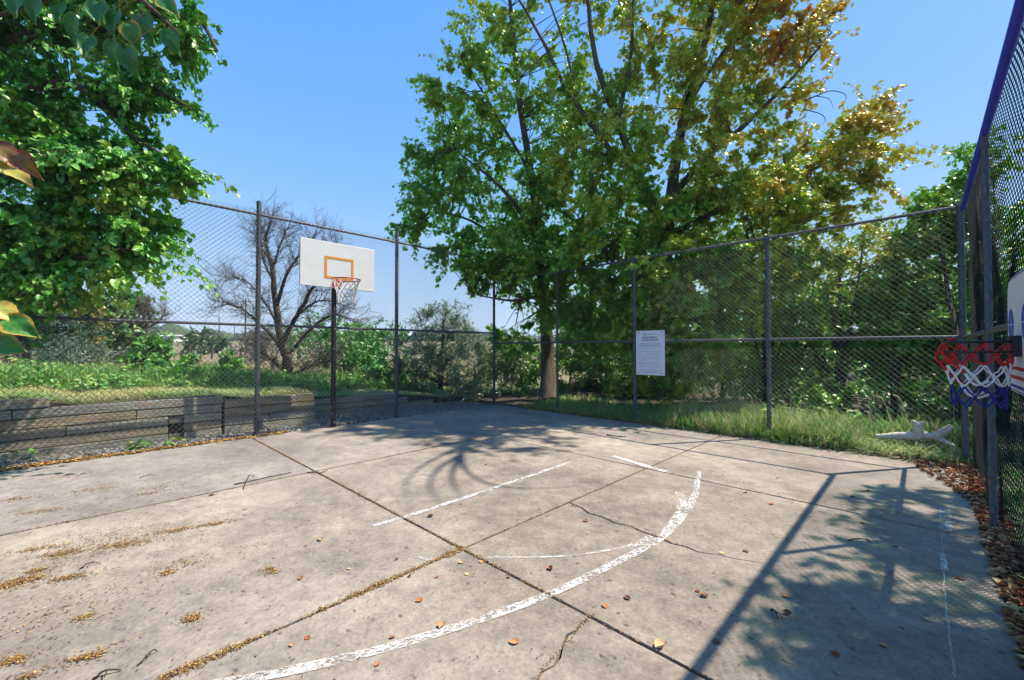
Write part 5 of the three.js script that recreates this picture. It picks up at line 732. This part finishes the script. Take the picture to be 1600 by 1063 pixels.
{ // single fallen leaves and twigs on the court
  const r = rng(340), spots = [[-1.853, -1.06], [-1.749, -1.278], [-2.037, -1.681], [-2.013, -1.319], [-2.267, -1.416], [-2.143, -1.527], [-1.409, -1.449], [-0.898, -1.906], [-1.253, -1.995], [-1.201, -2.143], [-1.827, -1.835], [-2.085, -1.839], [-2.175, -1.741], [-1.706, -2.086], [-0.892, -3.204], [-0.945, -2.486], [-0.901, -2.46], [-1, -3.062], [-1.969, -2.858], [-2.947, -2.034], [-2.989, -2.392], [-2.348, -1.88], [-1.247, -4.499], [-0.992, -4.328], [-0.493, -5.06], [-0.4, -5.37], [-0.052, -5.535], [-1.597, -4.961], [-1.133, -5.22], [-0.364, -4.364], [-0.156, -4.01], [-0.252, -4.577], [-0.836, -6.587], [-0.954, -6.735], [-2.511, -1.471], [-2.146, -0.775], [-2.145, -0.703], [-3.78, -3.417], [-3.634, -3.598], [-0.72, -2.121], [-0.306, -2.409], [-0.571, -2.781], [-0.002, -3.048], [-4.863, -0.871], [-5.262, -1.317], [-2.723, -0.943], [-3.162, -1.226], [-2.622, -1.196], [-1.743, -0.928], [-0.531, -2.606], [0.139, -3.727], [-0.154, -2.642]];
  const near = ['on the near slab below the arc', 'near the crossing of the two joints', 'on the slab inside the arc', 'on the sunny slab right of the arc', 'in the leaf shade by the side fence', 'on the far slab near the back fence', 'on the left slab'];
  const leafLabel = (k) => { const [x, z] = spots[k]; return ['small red brown dead leaf lying ', 'small orange brown dead leaf lying ', 'small tan curled leaf lying ', 'small dark brown dead leaf lying ', 'small pale straw leaf lying '][k * 7 % 5] + near[x < -2.4 ? (z > -1.8 ? 6 : 2) : z < -4.6 ? 5 : (x > -0.9 ? 4 : z > -1.85 ? 0 : x > -1.5 ? 3 : z > -2.4 ? 1 : 2)]; };
  const mats = DEADCOL.map((c) => std({ color: lin(c[0] * 1.1, c[1] * 1.1, c[2] * 1.1), roughness: 1, side: THREE.DoubleSide }));
  spots.forEach(([x, z], k) => { const m = top('fallen_leaf', DEAD[k % 3], mats[k * 7 % 5], leafLabel(k), 'leaf', 'single fallen leaves on the court'); m.position.set(x, 0.002, z); m.rotation.y = r() * 6.28; m.scale.setScalar((0.024 + 0.026 * r()) * (k === 7 ? 1.8 : 1)); m.scale.y *= 0.75; m.rotation.z = (r() - 0.5) * 0.5; });
  const twig = (a, b, c, rad, label) => { const g = new Geo(), p = curve([[a[0], 0.006, a[1]], [b[0], 0.02, b[1]], [c[0], 0.006, c[1]]], 8); p.forEach((q, k) => { q.x += 0.006 * noise(k * 1.1, a[0]); q.z += 0.006 * noise(k * 1.1, a[1]); }); g.tube(p, p.map((_, k) => rad * (1 - 0.5 * k / 8)), 6, true); g.tube([p[4], p[4].clone().lerp(p[7], 0.5).add(V(0.02, 0.012, 0.015)), p[6].clone().add(V(0.035, 0.004, 0.03))], rad * 0.5, 5, true); top('twig', g.build(), M.barkDark, label, 'twig', 'fallen twigs on the court'); };
  twig([-5.084, -1.1], [-5.036, -1.32], [-5.111, -1.659], 0.007, 'dark forked twig along the joint left of the crossing'); twig([-4.854, -1.132], [-5.219, -1.264], [-5.357, -1.322], 0.005, 'short twig standing off the joint at the left'); twig([-2.493, -0.186], [-2.544, -0.244], [-2.542, -0.258], 0.004, 'thin bent twig near the lower left corner'); twig([-2.527, -0.048], [-2.529, -0.085], [-2.509, -0.135], 0.006, 'straight brown twig at the bottom left edge'); twig([-3.847, -0.004], [-3.87, -0.047], [-3.839, -0.1], 0.004, 'small pale twig beside a patch of husks'); twig([-3.66, -5.915], [-3.434, -5.865], [-3.364, -5.997], 0.009, 'dark stick in the tree shade near the back fence'); twig([-0.408, -3.888], [-0.342, -3.952], [-0.291, -3.974], 0.005, 'twig in the leaf shade at the right'); twig([-4.981, -1.785], [-4.804, -1.857], [-4.916, -1.986], 0.006, 'twig lying across the joint crossing'); twig([-0.598, -2.578], [-0.579, -2.559], [-0.555, -2.531], 0.006, 'short dark twig between the fence shadows'); twig([-6.066, -0.444], [-6.096, -0.509], [-6.06, -0.576], 0.004, 'thin grey twig far left on the slab');
}

// ---------------------------------------------------------------- far things beyond the field
{
  const r = rng(400);
  const P = [[-49.93, 0.38, -7.14], [-46.73, 0.37, -7.47], [-43.6, 0.53, -7.73], [-38.35, 0.55, -8.67]];
  // posts and rails of an old field fence
  const o = thing('field_fence', 'old wooden post and wire fence across the dry field', 'fence', [0, 0, 0]); const tops = [];
  for (const [px, d] of [[[-56.59, 0.41, -6.21], 0], [[-51.22, 0.48, -7.28], 0], [[-44.81, 0.56, -7.95], 0], [[-38.35, 0.65, -8.67], 0], [[-33.43, 0.61, -14.88], 0], [[-34.88, 0.51, -19.07], 0]]) { const y = height(px[0], px[2]); tops.push(V(px[0], y + 0.95, px[2])); part(o, 'post', new Geo().tube([V(px[0], y - 0.1, px[2]), V(px[0], y + 0.6, px[2]), V(px[0] + 0.03, y + 1.1, px[2])], 0.09, 7, true).build(), M.oldWood); }
  for (let k = 0; k < tops.length - 1; k++) part(o, 'wire', new Geo().tube([tops[k], tops[k].clone().lerp(tops[k + 1], 0.5).add(V(0, -0.06, 0)), tops[k + 1]], 0.02, 4).build(), M.oldWood);
  const house = (name, label, pos, turn, w, d, h, roofH, wallM, roofM) => { const y = height(pos[0], pos[2]), o = thing(name, label, 'building', [pos[0], y - 0.2, pos[2]], 'far white buildings'); o.rotation.y = turn; const b = new THREE.BoxGeometry(w, h + 0.2, d); b.translate(0, h / 2, 0); part(o, 'wall', b, wallM); const s = new THREE.Shape([new THREE.Vector2(-d / 2 - 0.4, 0), new THREE.Vector2(d / 2 + 0.4, 0), new THREE.Vector2(0, roofH)]); const g = new THREE.ExtrudeGeometry(s, { depth: w + 0.8, bevelEnabled: false }); g.rotateY(Math.PI / 2); g.translate(-w / 2 - 0.4, h + 0.1, 0); part(o, 'roof', g, roofM); for (let k = 0; k < 4; k++) { const q = new THREE.BoxGeometry(w * 0.1, h * 0.4, 0.1); q.translate(-w * 0.36 + k * w * 0.24, h * 0.55, d / 2 + 0.03); part(o, 'window', q, M.darkPane); } return o; };
  const face = 44 * RAD;
  house('farm_building', 'long white roofed building far across the field at the left', [-168.84, 3.05, -16.63], face + 0.3, 5.5, 4, 1.2, 1.3, M.whiteWall, M.whiteWall);
  house('trailer', 'low white trailer parked in the dry field', [-108.75, 1.05, -12.52], face, 2.6, 2.0, 1.3, 0.25, M.whiteWall, M.greyRoof);
  house('trailer', 'tiny white shed right of the trailer in the field', [-110, 0.89, -15.5], face, 1.0, 1.0, 1.0, 0.25, M.whiteWall, M.greyRoof);
  house('warehouse', 'long low white building on the horizon right of the hoop', [-375.93, 22.32, -219.28], face, 46, 20, 9, 3, M.whiteWall, M.whiteWall);
  house('warehouse', 'white building on the horizon left of the second fence post', [-347.33, 27.32, -261.13], face, 30, 20, 9, 3, M.whiteWall, M.whiteWall);
  house('hill_house', 'small white house on the distant hill at the left', [-889.85, 25.16, -108.02], face, 12, 9, 6, 3, M.whiteWall, M.greyRoof);
  house('hill_house', 'white house on the distant hillside above the farm building', [-938.78, 28.09, -88.04], face, 16, 9, 6, 3, M.whiteWall, M.greyRoof);
  // poles
  const pole = (name, label, b, h, arm) => { const y = height(b[0], b[2]), g = new Geo(); g.tube([V(0, -0.5, 0), V(0, h * 0.5, 0), V(0, h, 0)], [0.16, 0.14, 0.11], 7, true); const o = thing(name, label, 'pole', [b[0], y, b[2]]); part(o, 'mast', g.build(), M.oldWood); if (arm) part(o, 'arm', new Geo().tube(curve([[0, h - 0.05, 0], [-0.5, h + 0.5, 0.5], [-1.3, h + 0.6, 1.2]], 8), 0.09, 6, true).build(), M.oldWood); else part(o, 'crossarm', rod([-0.9, h - 0.5, 0.9], [0.9, h - 0.5, -0.9], 0.07, 6), M.oldWood); };
  pole('street_lamp', 'far street lamp with a curved arm above the field', [-131.85, 2.26, -24.87], 6.0, true); pole('utility_pole', 'thin utility pole left of the tall fence post', [-86.55, 1.98, -20.24], 8.2, false); pole('utility_pole', 'small far utility pole between lamp and dead tree', [-187.59, 2.65, -40.27], 7.5, false);
  // wooded far edge of the field and the distant hills: one mass
  const g = new THREE.IcosahedronGeometry(1, 2), p = g.attributes.position; for (let k = 0; k < p.count; k++) { const n = 1 + 0.5 * noise(p.getX(k) * 2.3, p.getY(k) * 2.3, p.getZ(k) * 2.3); p.setXYZ(k, p.getX(k) * n, p.getY(k) * n, p.getZ(k) * n); } g.computeVertexNormals();
  const list = [];
  for (let k = 0; k < 2600; k++) { const a = 0.1 + 2.2 * r(), d = 150 + 750 * Math.pow(r(), 1.2), x = -d * Math.cos(a - 0.75), z = -d * Math.sin(a - 0.75) * 1.0, s = (1.3 + 2.0 * r()) * (1 + d / 700); if (d < 260 && noise(x * 0.02, z * 0.02) < 0.0) continue; const m = new THREE.Matrix4().compose(V(x, height(x, z) + s * 0.35, z), new THREE.Quaternion().setFromEuler(new THREE.Euler(0, r() * 6, 0)), V(s * (1 + r()), s * (0.7 + 0.4 * r()), s * (1 + r()))); const L = 0.7 + 0.6 * r(); list.push([m, lin(0.045 * L, 0.075 * L, 0.035 * L)]); }
  meta(scatter(null, 'distant_woods', g, std({ color: lin(1, 1, 1), roughness: 1 }), list, 'stuff'), 'distant dark woods beyond the field and on the hills', 'woods');
}
scene.fog = new THREE.FogExp2(new THREE.Color(0.62, 0.74, 0.92), 0.0006);

renderer.render(scene, camera);
